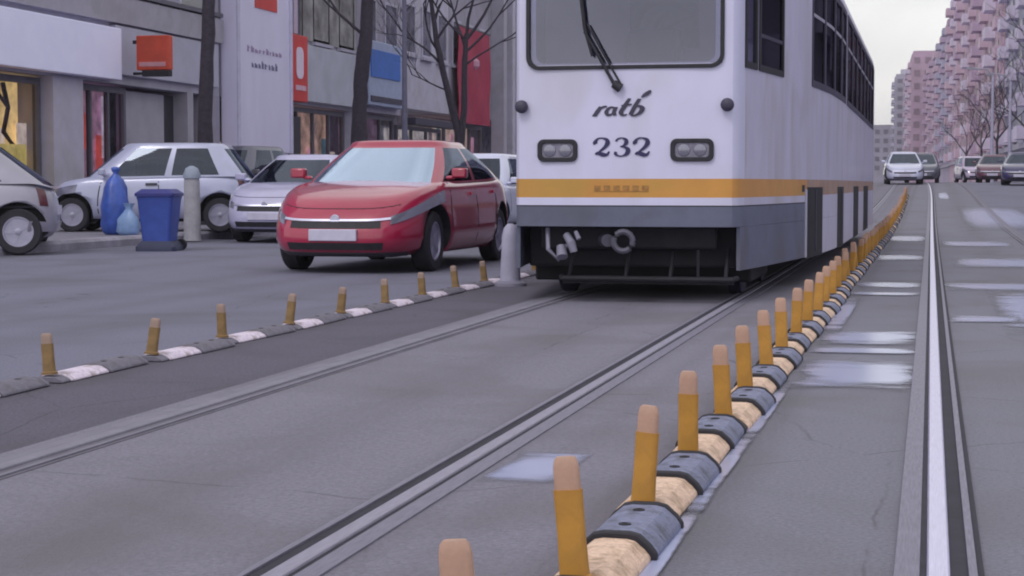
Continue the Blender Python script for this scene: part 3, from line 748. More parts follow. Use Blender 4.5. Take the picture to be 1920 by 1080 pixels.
    for x in ax:
        for s in (1, -1):
            wh = empty('wheel', (x, s*(W-.165), wr), 0 if s > 0 else math.pi); wh.parent = root
            if tme is None:
                to = tm.build('tyre', TYRE, wh, smooth=True, angle=35); ro = rm.build('rim', p.get('rim', ALLOY), wh, smooth=True, angle=35); ko = bk.build('brake_drum', BLACK, wh); tme = (to.data, ro.data, ko.data)
            else:
                for nm, me_ in zip(('tyre', 'rim', 'brake_drum'), tme):
                    q = bpy.data.objects.new(nm, me_); COL.objects.link(q); q.parent = wh
    mb = MB(); mb.box(-hl*.88, hl*.88, -W*.62, W*.62, .17, .24); mb.build('underbody', UNDER, root)
    return root

def cpaint(nm, col, var=.04, metal=.0, rough=.3, coat=1): return mat(nm, col, rough, metal, var=var, scale=3, coat=coat, dark=tuple(c*.7 for c in col), dscale=2.5, damt=.25)
RED = cpaint('red_car_paint', (.35, .008, .046), coat=1)
SILVER = cpaint('silver_car_paint', (.36, .35, .37), metal=.3, rough=.45, coat=.5)
WHITEC = cpaint('white_car_paint', (.58, .60, .68), rough=.4)
GREYW = cpaint('silver_white_paint', (.44, .46, .55), metal=.15, rough=.4)
LBLUE = cpaint('pale_blue_car_paint', (.46, .45, .56), rough=.4)
DGREY = cpaint('dark_grey_car_paint', (.10, .105, .13), metal=.4, rough=.4)
NAVYC = cpaint('navy_car_paint', (.035, .028, .10), rough=.35)
MAROON = cpaint('maroon_car_paint', (.13, .04, .07), rough=.35)
PINKW = cpaint('pinkish_car_paint', (.52, .44, .52), rough=.4)

sedan = dict(L=4.55, W=1.80, H=1.44, zb=.19, axles=(1.36, -1.32), wr=.32,
    top=([-2.3, -2.1, -1.5, -.9, .6, 1.05, 1.6, 2.05, 2.3], [.84, .97, 1.02, .98, .95, .95, .87, .76, .66]),
    cab=dict(f0=1.22, f1=.30, r0=-1.75, r1=-.85, w0=.91, w1=.66, panes=((-.68, .0), (.06, .82))),
    seams=(.95, -.12, -1.0), handles=(.05, -.95),
    parts=dict(front=dict(lamp=(.085, .185), lt=lambda k: (.60+.14*k, .74+.16*k), grille=(.56, .68), trim=(.685, .72), intake=(.12, .27), plate=.43), rear={}))
p = dict(sedan, paint=RED, ws_glass=GL_R, handle_m=RED)
make_car('glossy red sedan driving toward the camera left of the tram', (-5.95, 19.5, 0), R(-90-1.0), p)

hatch = dict(L=3.50, W=1.60, H=1.50, zb=.22, axles=(1.24, -1.22), wr=.285, nb=5.,
    top=([-1.85, -1.6, -.6, .6, 1.0, 1.4, 1.75, 1.85], [.80, .94, .93, .90, .90, .84, .70, .62]),
    cab=dict(f0=1.12, f1=.45, r0=-1.72, r1=-1.30, w0=.92, w1=.72, panes=((-.70, -.06), (.0, .70))),
    seams=(.80, -.22), handles=(-.10,), parts=dict(front=dict(lamp=(.08, .16)), rear={}))
p = dict(hatch, paint=GREYW, mirror=GREYW)
make_car('small silver-white hatchback parked nose-in between the silver car and the pale post', (-12.88, 27.86, PZ), R(180+13.7), p)
p = dict(hatch, H=1.52, W=1.62, paint=SILVER, axles=(1.25, -1.28), wr=.30, seams=(.8, -.25, -.95), handles=(-.15, -.88),
    cab=dict(f0=1.15, f1=.5, r0=-1.72, r1=-.95, w0=.92, w1=.70, panes=((-.62, -.10), (-.04, .72))))
ang = R(180+24)
make_car('silver hatchback with dark side window cut off by the left edge', (-13.0, 20.93, .01), ang, p)
p = dict(sedan, paint=LBLUE, L=4.2, W=1.70, H=1.43, axles=(1.25, -1.25))
make_car('pale lilac car facing the camera behind the red sedan', (-10.15, 28.0, 0), R(-90), p)
mpv = dict(hatch, L=4.0, W=1.66, H=1.60, paint=DGREY)
make_car('dark grey parked car whose windscreen shows above the pale lilac car', (-15.35, 37.6, PZ+rise(37.6)), R(-90-8), mpv)
p = dict(hatch, paint=WHITEC, L=3.9)
make_car('white hatchback partly hidden behind the red sedan and the tram edge', (-8.1, 31.5, 0), R(-90), p)
# far traffic
p = dict(sedan, paint=WHITEC, H=1.5)
make_car('white car coming down the far end of the street', (-1.25, 84, rise(84)), R(-90+3), p)
p = dict(sedan, paint=DGREY, H=1.5)
make_car('dark car just behind the white car at the far end', (-.45, 91, rise(91)), R(-90), p)
p = dict(sedan, paint=NAVYC)
make_car('navy blue car parked along the right pavement at the right edge', (3.95, 81, rise(81)), R(-90-6), p)
p = dict(sedan, paint=MAROON)
make_car('maroon car parked behind the navy one at right', (3.15, 94, rise(94)), R(-90-4), p)
p = dict(hatch, paint=PINKW)
make_car('pinkish white car parked farthest along the right kerb', (2.25, 103, rise(103)), R(-90+10), p)

# ------------------------------------------------------------------ street furniture, left
root = empty('waste_bin', (-10.45, 22.75, 0), R(8), 'blue plastic waste bin standing at the kerb', 'bin')
BLUE = mat('blue_plastic', (.045, .085, .32), .45, var=.15, scale=6, dark=(.03, .04, .14), dscale=3, damt=.4)
DKBASE = mat('bin_base', (.03, .035, .07), .7)
mb = MB(); mb.rings([[(x, y, z) for x, y in rrect(-a, a, -b, b, .05)] for z, a, b in ((.14, .20, .20), (.70, .25, .25), (.76, .265, .265))]); mb.build('bin_body', BLUE, root, smooth=True, angle=40)
mb = MB(); mb.rings([[(x, y, z) for x, y in rrect(-a, a, -b, b, .05)] for z, a, b in ((.762, .28, .28), (.80, .28, .28), (.86, .20, .22))]); mb.build('lid', mat('bin_lid', (.025, .028, .16), .5), root, smooth=True, angle=40)
mb = MB(); mb.rings([[(x, y, z) for x, y in rrect(-a, a, -b, b, .05)] for z, a, b in ((0, .28, .26), (.06, .28, .26), (.14, .22, .2))]); mb.build('base', DKBASE, root, smooth=True, angle=40)
for s in (-1, 1):
    mb = MB(); mb.lathe_y([(-.03, .08), (.03, .08)], (s*.24, .22, .08), 16); mb.build('wheel', TYRE, root)
def lump(name, loc, prof, m, label, cat, seed, rz=0, sx=1, sy=1):
    rnd = random.Random(seed); n = 22; ph = [rnd.uniform(0, 6.28) for _ in range(5)]
    rs = []
    for z, r_ in prof:
        rs.append([(sx*r_*math.cos(t)*(1+.16*math.sin(3*t+ph[0]+z*4)+.07*math.sin(8*t+ph[1]+z*9)), sy*r_*math.sin(t)*(1+.15*math.sin(2*t+ph[2]+z*5)+.07*math.sin(9*t+ph[3]+z*8)), z) for t in np.linspace(0, 2*math.pi, n, endpoint=False)])
    o = MB().rings(rs).build(name, m, smooth=True, angle=80); o.location = loc; o.rotation_euler = (0, 0, rz)
    return tag(o, label, cat)
lump('waste_sack', (-12.5, 25.6, PZ), [(0, .15), (.04, .20), (.16, .235), (.3, .215), (.46, .225), (.6, .19), (.74, .17), (.86, .12), (.93, .06), (.97, .035), (1.01, .06), (1.05, .07), (1.07, .03)],
     mat('sack_blue', (.045, .10, .36), .38, var=.3, scale=4, bump=.8, bscale=9), 'tall dark blue sack tied at its top before the silver-white hatchback', 'sack', 3)
lump('plastic_bag', (-12.13, 25.3, PZ), [(0, .12), (.06, .17), (.25, .16), (.36, .08), (.42, .05), (.5, .09)],
     mat('bag_pale_blue', (.22, .34, .50), .4, var=.2, scale=6), 'pale blue plastic bag between the blue sack and the bin', 'bag', 9)
root = empty('post', (-11.56, 26.4, .02), 0, 'pale rounded concrete post before the rear of the silver-white hatchback', 'post')
mb = MB(); mb.lathe_z([(0, .15), (.05, .14), (.95, .125), (1.0, .12)]); mb.build('shaft', mat('post_concrete', (.34, .335, .32), .8, var=.2, scale=6), root, smooth=True, angle=50)
mb = MB(); mb.lathe_z([(1.0, .14), (1.06, .14), (1.16, .10), (1.20, .03)]); mb.build('cap', mat('post_cap_grey', (.27, .31, .34), .7), root, smooth=True, angle=50)
root = empty('bollard', (-3.72, 15.6, 0), 0, 'pale grey bollard at the left corner of the tram', 'bollard')
mb = MB(); mb.lathe_z([(0, .10), (.051, .095), (.46, .075), (.53, .06), (.57, .025)]); mb.build('shaft', mat('bollard_grey', (.34, .33, .38), .6, var=.15), root, smooth=True, angle=50)
mb = MB(); mb.lathe_z([(.0, .15), (.03, .145), (.05, .11)]); mb.build('base', mat('bollard_base', (.2, .19, .22), .8), root, smooth=True, angle=50)

# ------------------------------------------------------------------ bare trees
def tree(label, loc, trunk_pts, trunk_r, forks, seed, depth=4, spread=.5, group=None):
    rnd = random.Random(seed); root = empty('bare_tree', loc, 0, label, 'tree', group)
    t = MB()
    for pts, rads in zip(trunk_pts, trunk_r):
        # roughen
        q, qr = [], []
        for i in range(len(pts)-1):
            for k in range(4):
                f = k/4; q.append([pts[i][j]*(1-f)+pts[i+1][j]*f+rnd.uniform(-.09, .09)*rads[i]*(k > 0) for j in range(3)]); qr.append((rads[i]*(1-f)+rads[i+1]*f)*rnd.uniform(.93, 1.07))
        q.append(pts[-1]); qr.append(rads[-1]); t.tube(q, qr, 10)
    t.build('trunk', BARK, root, smooth=True, angle=80)
    br = MB()
    def grow(p, d, r_, ln, lv):
        pts = [p]; dd = d.copy()
        for k in range(4):
            dd = (dd+Vector((rnd.uniform(-.22, .22), rnd.uniform(-.22, .22), rnd.uniform(-.08, .16)))).normalized(); pts.append(pts[-1]+dd*ln/4)
        br.tube(pts, [r_*(1-.13*k) for k in range(5)], 6 if lv > 1 else 4, cap=False)
        if lv == 0: return
        for k in range(rnd.choice((2, 3, 3))):
            i = rnd.choice((2, 3, 4, 4)); ax = Vector((rnd.uniform(-1, 1), rnd.uniform(-1, 1), rnd.uniform(-.35, .7)))
            grow(pts[i], (dd+ax*spread*1.5).normalized(), r_*.58, ln*rnd.uniform(.62, .85), lv-1)
    for (p, d, r_, ln) in forks: grow(Vector(p), Vector(d).normalized(), r_, ln, depth)
    br.build('branches', BARK, root, smooth=True, angle=80)
    return root
def bz(y): return PZ+rise(y)
tree('dark bare tree with a straight trunk left of the tall white panel', (-13.55, 31.6, bz(31.6)), [[(0, 0, 0), (.0, 0, 1.6), (.05, 0, 3.2), (.12, .05, 5.0), (.10, 0, 6.2)]], [[.20, .15, .13, .125, .10]],
     [((.1, 0, 6.0), (.3, .2, 1), .09, 2.2), ((.1, 0, 5.6), (-.6, .3, 1), .07, 2.0), ((.1, 0, 6.1), (.1, -.7, 1), .06, 2)], 11, 5)
tree('thick dark leaning tree between the pale shop sign and the blue sign', (-14.2, 43.1, bz(43.1)), [[(0, 0, 0), (-.05, 0, 2.0), (-.02, 0, 3.2), (.12, 0, 4.2), (.22, 0, 5.6), (.30, .1, 6.6)]], [[.27, .21, .19, .18, .15, .11]],
     [((.2, 0, 5.2), (-.7, .3, 1), .08, 2.2), ((.28, .1, 6.4), (.5, .2, 1), .1, 2.5), ((.12, 0, 4.4), (-.8, -.3, .8), .05, 1.8), ((.28, .1, 6.2), (-.2, -.5, 1), .08, 2.4)], 12, 5)
tree('bare tree with a forked trunk in front of the red banner', (-14.6, 54.4, bz(54.4)), [[(0, 0, 0), (-.02, 0, 1.3), (-.06, 0, 2.0), (-.42, 0, 3.4), (-.78, 0, 4.9), (-1.0, .1, 6.3)], [(0, 0, 1.6), (.12, 0, 2.8), (.14, 0, 4.4), (.2, 0, 5.2)]],
     [[.19, .15, .13, .11, .09, .06], [.11, .10, .085, .07]],
     [((-.6, 0, 4.2), (-.9, .2, .9), .05, 1.6), ((-.95, .1, 6.0), (-.4, .2, 1), .06, 2.2), ((-.8, 0, 5.0), (.6, -.2, 1), .05, 1.8), ((.18, 0, 5.0), (.7, .2, .9), .06, 2.0), ((.16, 0, 4.7), (-.5, .2, 1), .05, 2.0), ((.2, 0, 5.1), (.1, -.3, 1), .055, 2.2), ((.14, 0, 4.2), (1, 0, .7), .04, 1.8), ((-.4, 0, 3.4), (-1, 0, .5), .035, 1.3), ((-.7, 0, 4.6), (-1, .3, 1), .045, 2.0), ((.15, 0, 4.6), (.9, .3, 1), .05, 2.2), ((-.9, .1, 5.6), (.3, .3, 1), .05, 2.2), ((.2, 0, 5.0), (-.9, -.2, .8), .045, 2.0)], 13, 5, .6)
tree('slim bare tree farther along, left of the tram', (-13.2, 66.0, bz(66)), [[(0, 0, 0), (.05, 0, 2.5), (.0, 0, 4.6)]], [[.13, .10, .08]],
     [((0, 0, 4.4), (.4, .2, 1), .06, 2.2), ((0, 0, 4.2), (-.6, .2, 1), .06, 2.2), ((0, 0, 3.4), (.7, -.3, .8), .04, 1.6)], 14, 4)
rlab = ['bare tree by the right pavement at the right edge', 'bare tree on the right pavement above the navy car', 'bare tree on the right pavement above the maroon car', 'bare tree on the right pavement beyond the pinkish car',
        'small bare tree far along the right pavement', 'faint bare tree at the far end of the right pavement']
for i, y in enumerate((92, 112, 132, 155, 185, 225)):
    x = fline(y)-3.4+.4*((i*7) % 3)
    tree(rlab[i], (x, y, bz(y)), [[(0, 0, 0), (.1, 0, 2), (.05, .1, 3.6)]], [[.17, .13, .11]],
         [((.05, .1, 3.5), (.5, .2, 1), .09, 2.4), ((.05, .1, 3.4), (-.6, .1, 1), .09, 2.4), ((.05, 0, 3.0), (.2, -.6, .9), .06, 2.1), ((.05, .1, 3.6), (0, .3, 1), .08, 2.6)], 40+i, 5, .6, 'bare trees along the right pavement')
root = empty('utility_pole', (-14.1, 46.6, bz(46.6)), 0, 'slim grey pole just right of the blue sign', 'pole')
mb = MB(); mb.lathe_z([(0, .09), (4, .07), (8.5, .05)], n=12); mb.build('shaft', mat('pole_grey', (.16, .16, .20), .6, .3), root, smooth=True)
mb = MB(); mb.lathe_z([(0, .16), (.3, .15), (.34, .1)], n=12); mb.build('base', mat('pole_grey', (.16, .16, .20), .6, .3), root, smooth=True)
for i, (x, y) in enumerate(((3.6, 112), (4.9, 118))):
    root = empty('street_lamp', (x, y, rise(y)), 0, ['pale street lamp post left of the maroon car', 'pale street lamp post right behind the maroon car'][i], 'street lamp', 'pale lamp posts at right')
    mb = MB(); mb.lathe_z([(0, .14), (.5, .11), (6.5, .07)], n=10); mb.build('shaft', mat('lamp_post_pale', (.45, .43, .5), .6), root, smooth=True)
    mb = MB(); mb.tube([(0, 0, 6.4), (-.3, 0, 6.9), (-1.1, 0, 7.0)], .05, 8); mb.box(-1.6, -1.0, -.13, .13, 6.93, 7.05); mb.build('lamp_head', mat('lamp_head_grey', (.3, .3, .33), .5), root)

# ------------------------------------------------------------------ shops, left
FX = -18.0
def wallmat(nm, col, **k): return mat(nm, col, .85, var=.10, scale=2.5, bump=.2, dark=tuple(c*.72 for c in col), dscale=.7, damt=.5, **k)
WG = wallmat('facade_grey', (.42, .41, .435)); WG2 = wallmat('facade_warm_grey', (.40, .38, .395)); WG3 = wallmat('facade_pale', (.50, .48, .51)); WG4 = wallmat('facade_greenish', (.32, .32, .315))
WG5 = wallmat('facade_dull', (.36, .335, .365))
SIGNW = mat('sign_white', (.90, .90, .98), .4, var=.04, scale=2)
SIGNG = mat('sign_grey', (.46, .455, .49), .5, var=.08, scale=2)
DARK = mat('shop_dark', (.035, .033, .042), .6, var=.3)
WARM = mat('shop_warm_display', (.60, .44, .16), .6, var=.55, scale=2.2, emit=1.1)  # displays with emission glow in place of shop lighting
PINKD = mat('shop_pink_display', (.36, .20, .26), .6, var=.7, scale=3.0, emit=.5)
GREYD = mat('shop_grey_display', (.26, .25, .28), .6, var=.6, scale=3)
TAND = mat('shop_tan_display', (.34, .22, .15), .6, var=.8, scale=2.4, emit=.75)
ORNG = mat('poster_orange', (.55, .12, .05), .6, var=.3, scale=2, emit=.7)  # poster glows too, for the lit interior
SHRED = mat('sign_red', (.62, .045, .035), .45, var=.12, scale=2)
BANR = mat('banner_red', (.36, .02, .06), .7, var=.2, scale=1.5)
SBLUE = mat('sign_blue', (.03, .15, .48), .45, var=.15, scale=2)
FRAME = mat('shop_frame', (.12, .115, .13), .5)

def building(name, label, y0, y1, h, wm, ground_h=3.25, floors=4, bays=5, win_m=None, depth=12, gf=True):
    """upper storeys as a solid, ground floor as an open recess 1.2 m deep"""
    z0 = rise((y0+y1)/2)+PZ
    root = empty(name, (FX, y0, 0), 0, label, 'building')
    w_ = y1-y0
    mb = MB(); mb.box(-depth, 0, 0, w_, ground_h, h); mb.build('wall', wm, root)
    mb = MB(); mb.box(-depth, -1.6, 0, w_, -.2, ground_h-.003); mb.build('back_wall', GREYD, root)
    mb = MB(); mb.box(-depth-.1, .25, -.0, w_, h+.003, h+.45); mb.build('cornice', WG, root)
    fh = (h-ground_h-1.6)/floors
    for f in range(floors):
        for b in range(bays):
            cy = w_*(b+.5)/bays; wd = w_/bays*.62; za = ground_h+1.9+f*fh; zb_ = za+fh*.55
            mb = MB(); frame_prism(mb, [(cy-wd/2, za), (cy+wd/2, za), (cy+wd/2, zb_), (cy-wd/2, zb_)], [(cy-wd/2+.09, za+.09), (cy+wd/2-.09, za+.09), (cy+wd/2-.09, zb_-.09), (cy-wd/2+.09, zb_-.09)], lambda a, c, d: (d, a, c), .003, .06)
            fr = mb.build('window', FRAME if f % 2 else WG3, root)
            mb = MB(); mb.box(.004, .02, cy-wd/2+.08, cy+wd/2-.08, za+.08, zb_-.08); mb.build('pane', mat('upper_pane', (.10, .10, .125), .08, spec=.8, var=.4, scale=.9), fr)
            mb = MB(); mb.box(.003, .16, cy-wd/2-.1, cy+wd/2+.1, za-.1, za-.004); mb.build('sill', WG, fr)
    return root
def shopfront(root, y0, y1, yo, z1, disp, mull=2, zb=.18, frame=FRAME, display_name='display'):
    a, b = y0-yo, y1-yo
    mb = MB(); frame_prism(mb, [(a, zb), (b, zb), (b, z1), (a, z1)], [(a+.12, zb+.45), (b-.12, zb+.45), (b-.12, z1-.14), (a+.12, z1-.14)], lambda p, q, d: (d, p, q), -.35, -.22)
    for k in range(1, mull+1):
        yy = a+(b-a)*k/(mull+1); mb.box(-.34, -.23, yy-.04, yy+.04, zb+.45, z1-.14)
    fr = mb.build('shop_window', frame, root)
    mb = MB(); mb.box(-.29, -.28, a+.11, b-.11, zb+.44, z1-.13); mb.build('pane', GL_SH, fr)
    mb = MB(); mb.box(-.75, -.70, a+.1, b-.1, zb, z1-.1); mb.build(display_name, disp, fr)
    goods(fr, y0, y1, yo, z1, 3+int((y1-y0)/1.1))
    return fr
prnd = random.Random(21)
PCOL = [mat('poster_%s' % nm_, c_, .6, var=.45, scale=2.5, emit=e_*3) for nm_, c_, e_ in (('amber', (.62, .36, .09), .3), ('cream', (.66, .58, .45), .25), ('scarlet', (.5, .07, .05), .25), ('white', (.66, .65, .68), .15), ('teal', (.10, .22, .26), .1), ('pink', (.55, .28, .34), .2))]  # posters emit to stand in for light inside the shops
def goods(fr, y0, y1, yo, z1, k):
    for i in range(k):
        y = y0-yo+(y1-y0)*(i+prnd.uniform(.15, .75))/k; w_ = prnd.uniform(.25, .75)*(y1-y0)/k; za = prnd.uniform(.7, z1-1.3); h_ = prnd.uniform(.5, min(1.5, z1-.2-za))
        mb = MB(); mb.box(-.66+.03*(i % 3), -.63+.03*(i % 3), y, y+w_, za, za+h_); mb.build('poster', prnd.choice(PCOL), fr)
def fbox(nm, m, root, yo, x0, x1, y0, y1, z0, z1, bev=.0):
    mb = MB(); mb.box(x0, x1, y0-yo, y1-yo, z0, z1); return mb.build(nm, m, root, bevel=bev)

A0 = 18.0
b1 = building('shop_building', 'grey shop building under the long white fascia sign at left', A0, 42.9, 15, WG, 3.2, 3, 8)
fbox('pillar', WG3, b1, A0, -1.6, .05, 33.9, 35.25, 0, 3.2)
fbox('pillar', WG, b1, A0, -1.6, .0, 26, 26.7, 0, 3.2)
fbox('pillar', WG2, b1, A0, -1.6, .02, 40.85, 41.2, 0, 3.2)
fbox('pillar', WG5, b1, A0, -1.6, .02, 42.0, 42.88, 0, 3.2)
shopfront(b1, 26.75, 33.86, A0, 3.15, WARM, 3)
shopfront(b1, 35.3, 37.9, A0, 3.15, PINKD, 2)
fbox('door', DARK, b1, A0, -.5, -.35, 40.2, 40.82, .13, 3.1)
fbox('door', DARK, b1, A0, -.5, -.3, 41.25, 41.95, .13, 3.1)
fbox('shutter', WG2, b1, A0, -.5, -.3, 37.95, 40.15, .13, 3.1)
fbox('cornice_band', WG2, b1, A0, .003, .18, A0, 42.8, 4.55, 5.15)
fbox('window_ledge', FRAME, b1, A0, .003, .22, 36, 42.7, 5.20, 5.30)
# things shown in the first window
fbox('poster', ORNG, b1, A0, -.68, -.64, 31.0, 32.4, 1.5, 3.0)
fbox('display_shelf', mat('shelf_yellow', (.50, .42, .12), .6, var=.35, scale=4, emit=.8), b1, A0, -.66, -.42, 29, 33.6, .7, 1.75)  # shelf emission imitates a lit window interior
mb = MB()
mb.tube([(-.55, 32.9-A0, 3.0), (-.55, 33.1-A0, 2.5), (-.55, 32.9-A0, 2.0), (-.55, 33.5-A0, 1.6)], .05, 6); mb.tube([(-.55, 33.1-A0, 2.5), (-.55, 32.4-A0, 3.0)], .04, 6)
mb.build('branch_reflection', BARK, b1, smooth=True)  # branches reflected in the pane, modelled as tubes behind it
# fascia signs
o = MB().box(0, .32, 0, 18.55, 3.25, 4.40).build('shop_sign', SIGNW, bevel=.02, loc=(FX+.004, 18.05, 0)); tag(o, 'long blank white fascia sign over the left shop windows', 'shop sign')
o = MB().box(0, .14, 0, 5.9, 3.40, 4.50).build('shop_sign', SIGNG, bevel=.02, loc=(FX+.004, 36.66, 0)); tag(o, 'plain grey fascia panel right of the orange box sign', 'shop sign')
root = empty('box_sign', (FX+.34, 37.15, 0), 0, 'orange-red square box sign jutting out over the shop', 'shop sign')
mb = MB(); mb.box(.12, .92, -.12, .12, 3.50, 4.28); mb.build('box', mat('sign_orange', (.60, .075, .03), .4, var=.18, scale=2.5), root, bevel=.03)
mb = MB(); mb.box(.2, .84, -.135, -.121, 3.58, 3.68); mb.build('lettering_strip', mat('sign_strip', (.6, .3, .28), .5), root)
mb = MB(); mb.box(0, .118, -.03, .03, 4.1, 4.18); mb.build('bracket', BLACK, root)
mb = MB(); mb.box(0, .25, -.03, .03, 3.40, 3.46); mb.box(.25, .9, -.1, .1, 3.36, 3.498); mb.build('bracket', BLACK, root)

root = empty('wall_panel', (FX, 43.0, 0), 0, 'tall narrow white panel with red mark at top and faint lettering', 'sign')
mb = MB(); mb.box(.003, .45, 0, 4.05, 1.78, 9.5); mb.build('panel', mat('panel_white', (.73, .70, .78), .5, var=.06, scale=1.5, stretch=(1, 1, .3)), root, bevel=.03)
for a, b in ((0, .18), (3.87, 4.05)):
    mb = MB(); mb.box(.45, .49, a, b, 1.78, 9.5); mb.build('edge_trim', mat('panel_trim', (.60, .58, .66), .5), root)
mb = MB(); mb.box(.452, .475, 1.3, 2.9, 5.62, 6.5); mb.build('red_mark', SHRED, root)
rnd = random.Random(5)
def scribble(nm, y0, y1, z0, h, m, x=.452):
    mb = MB(); y = y0
    while y < y1:
        wd = rnd.uniform(.10, .2); hh = h*rnd.choice((.6, .7, 1))
        mb.box(x, x+.012, y, y+wd*.45, z0, z0+hh); mb.box(x, x+.012, y+wd*.45, y+wd, z0+rnd.choice((0, hh*.6)), z0+hh*.0+hh*.75); y += wd+.1
    return mb.build(nm, m, root)
scribble('lettering', .75, 3.2, 4.42, .16, mat('letter_pink', (.34, .25, .36), .6))
scribble('lettering', 1.05, 3.0, 4.02, .20, mat('letter_slate', (.16, .15, .24), .6))
# strip between
b1b = building('shop_building', 'narrow grey building behind the tall white panel', 43.0, 47.1, 15, WG5, 3.2, 3, 2)
shopfront(b1b, 43.1, 47.0, 43.0, 3.1, DARK, 1)
B0 = 47.15
b2 = building('shop_building', 'shop building with the red upright sign and dark open shopfront', B0, 54.2, 15, WG2, 3.25, 3, 3)
shopfront(b2, 47.9, 53.6, B0, 3.2, TAND, 3)
fbox('pillar', WG, b2, B0, -1.6, .02, 47.17, 47.85, 0, 3.25)
fbox('pillar', mat('pillar_white', (.5, .49, .54), .6), b2, B0, -.3, .12, 53.7, 54.1, 0, 3.35)
fbox('door', DARK, b2, B0, -.2, -.12, 48.3, 49.3, .13, 2.9)
mb = MB()
for k, (yy, zz, rr) in enumerate(((50.3, 6.2, .55), (51.9, 6.0, .7), (53.2, 6.5, .4))): mb.lathe_z([(0, rr), (.01, rr*.98)], (0, 0, 0), 24)
o = MB().box(0, .2, 0, 5.3, 3.35, 5.0).build('shop_sign', mat('sign_pale_green', (.45, .47, .48), .5, var=.14, scale=1.2), bevel=.02, loc=(FX+.004, 48.85, 0)); tag(o, 'pale grey-green fascia panel right of the red upright sign', 'shop sign')
fbox('mural', mat('mural_mottled', (.26, .25, .22), .8, var=.6, scale=1.3), b2, B0, .003, .06, 48.9, 53.9, 5.15, 7.6)
root = empty('upright_sign', (FX, 47.4, 0), 0, 'red upright shop sign with a white i-shaped stroke', 'shop sign')
mb = MB(); mb.box(.003, .3, 0, 1.4, 3.30, 5.2); mb.build('board', SHRED, root, bevel=.02)
mb = MB(); mb.prism(rrect(.42, .98, 3.95, 4.85, .2), lambda a, b, d: (d, a, b), .302, .325); mb.build('white_stroke', mat('sign_stroke_white', (.80, .70, .74), .4, var=.05), root)  # plain pale stroke, its own colour
mb = MB(); mb.box(.302, .32, .35, 1.2, 3.62, 3.76); mb.build('white_bar', mat('sign_bar', (.66, .42, .46), .5), root)
mb = MB(); mb.box(.05, .2, .55, .85, 5.25, 6.6); mb.build('upper_bar', mat('sign_upper', (.52, .42, .47), .5), root)
C0 = 54.25
b3 = building('shop_building', 'dark-fronted shop under the blue sign', C0, 59.0, 15, WG5, 3.3, 3, 2)
shopfront(b3, 54.4, 58.9, C0, 3.25, mat('shop_plum_display', (.11, .06, .09), .6, var=.8, scale=2.5, emit=.6), 2)  # display glow replaces interior light
root = empty('box_sign', (FX, 54.6, 0), 0, 'blue sign with pale surround above the dark shopfront', 'shop sign')
mb = MB(); mb.box(.003, .3, 0, 3.9, 3.5, 5.6); mb.build('surround', mat('sign_surround', (.36, .42, .52), .5, var=.1), root, bevel=.03)
mb = MB(); mb.box(.302, .34, .1, 3.3, 4.42, 5.3); mb.build('blue_face', SBLUE, root)
mb = MB(); mb.box(.302, .34, .1, 3.5, 3.62, 3.80); mb.build('dark_strip', CHAR, root)
D0 = 59.05
b4 = building('shop_building', 'pale building with a dark canopy strip left of the red banner', D0, 65.3, 15, WG3, 3.6, 3, 3)
shopfront(b4, 59.3, 65.0, D0, 3.0, mat('shop_cream_display', (.46, .44, .36), .6, var=.6, scale=2.5, emit=.7), 2)  # cream display emits as if the shop were lit
fbox('canopy', CHAR, b4, D0, .003, .5, 59.2, 65.1, 3.0, 3.25, .02)
E0 = 65.35
b5 = building('shop_building', 'grey building carrying the tall red banner', E0, 71.5, 18, WG5, 3.6, 4, 3)
shopfront(b5, 65.5, 71.3, E0, 3.3, mat('shop_beige_display', (.50, .38, .28), .6, var=.5, scale=2.5, emit=.7), 2)  # beige display emits in place of shop lamps
mb = MB(); nB = 9; rs = []
for k in range(nB):
    z = 3.3+(7.0-3.3)*k/(nB-1); rs.append([(.26+.03*math.sin(k*1.1+j*.9), j*.5, z) for j in range(11)])
rs2 = [[(x+.025, y, z) for x, y, z in reversed(r_)] for r_ in rs]
mb.rings([a+b for a, b in zip(rs, rs2)])
root = empty('banner', (FX, 65.7, 0), 0, 'tall dark red banner with a small pale mark on the facade', 'banner')
mb.build('cloth', BANR, root, smooth=True)
mb = MB(); mb.lathe_z([(-.25, .1), (-.1, .25), (.1, .25), (.25, .1)], (.2, 2.6, 5.7), 10); mb.build('pale_mark', mat('banner_mark', (.55, .3, .36), .6), root)
mb = MB(); mb.tube([(.27, -.1, 7.05), (.27, 5.1, 7.05)], .04, 6); mb.build('rod', FRAME, root)
F0 = 71.55
b6 = building('office_building', 'tall grey-green building with vertical ribs just left of the tram', F0, 92, 24, WG4, 3.6, 5, 6)
for k in range(12): fbox('rib', WG3 if k % 2 else WG2, b6, F0, .003, .55, 72+1.6*k, 72.55+1.6*k, .5, 23)
b7 = building('office_building', 'plain grey block beyond the ribbed building', 92.1, 140, 24, WG2, 3.6, 5, 8)

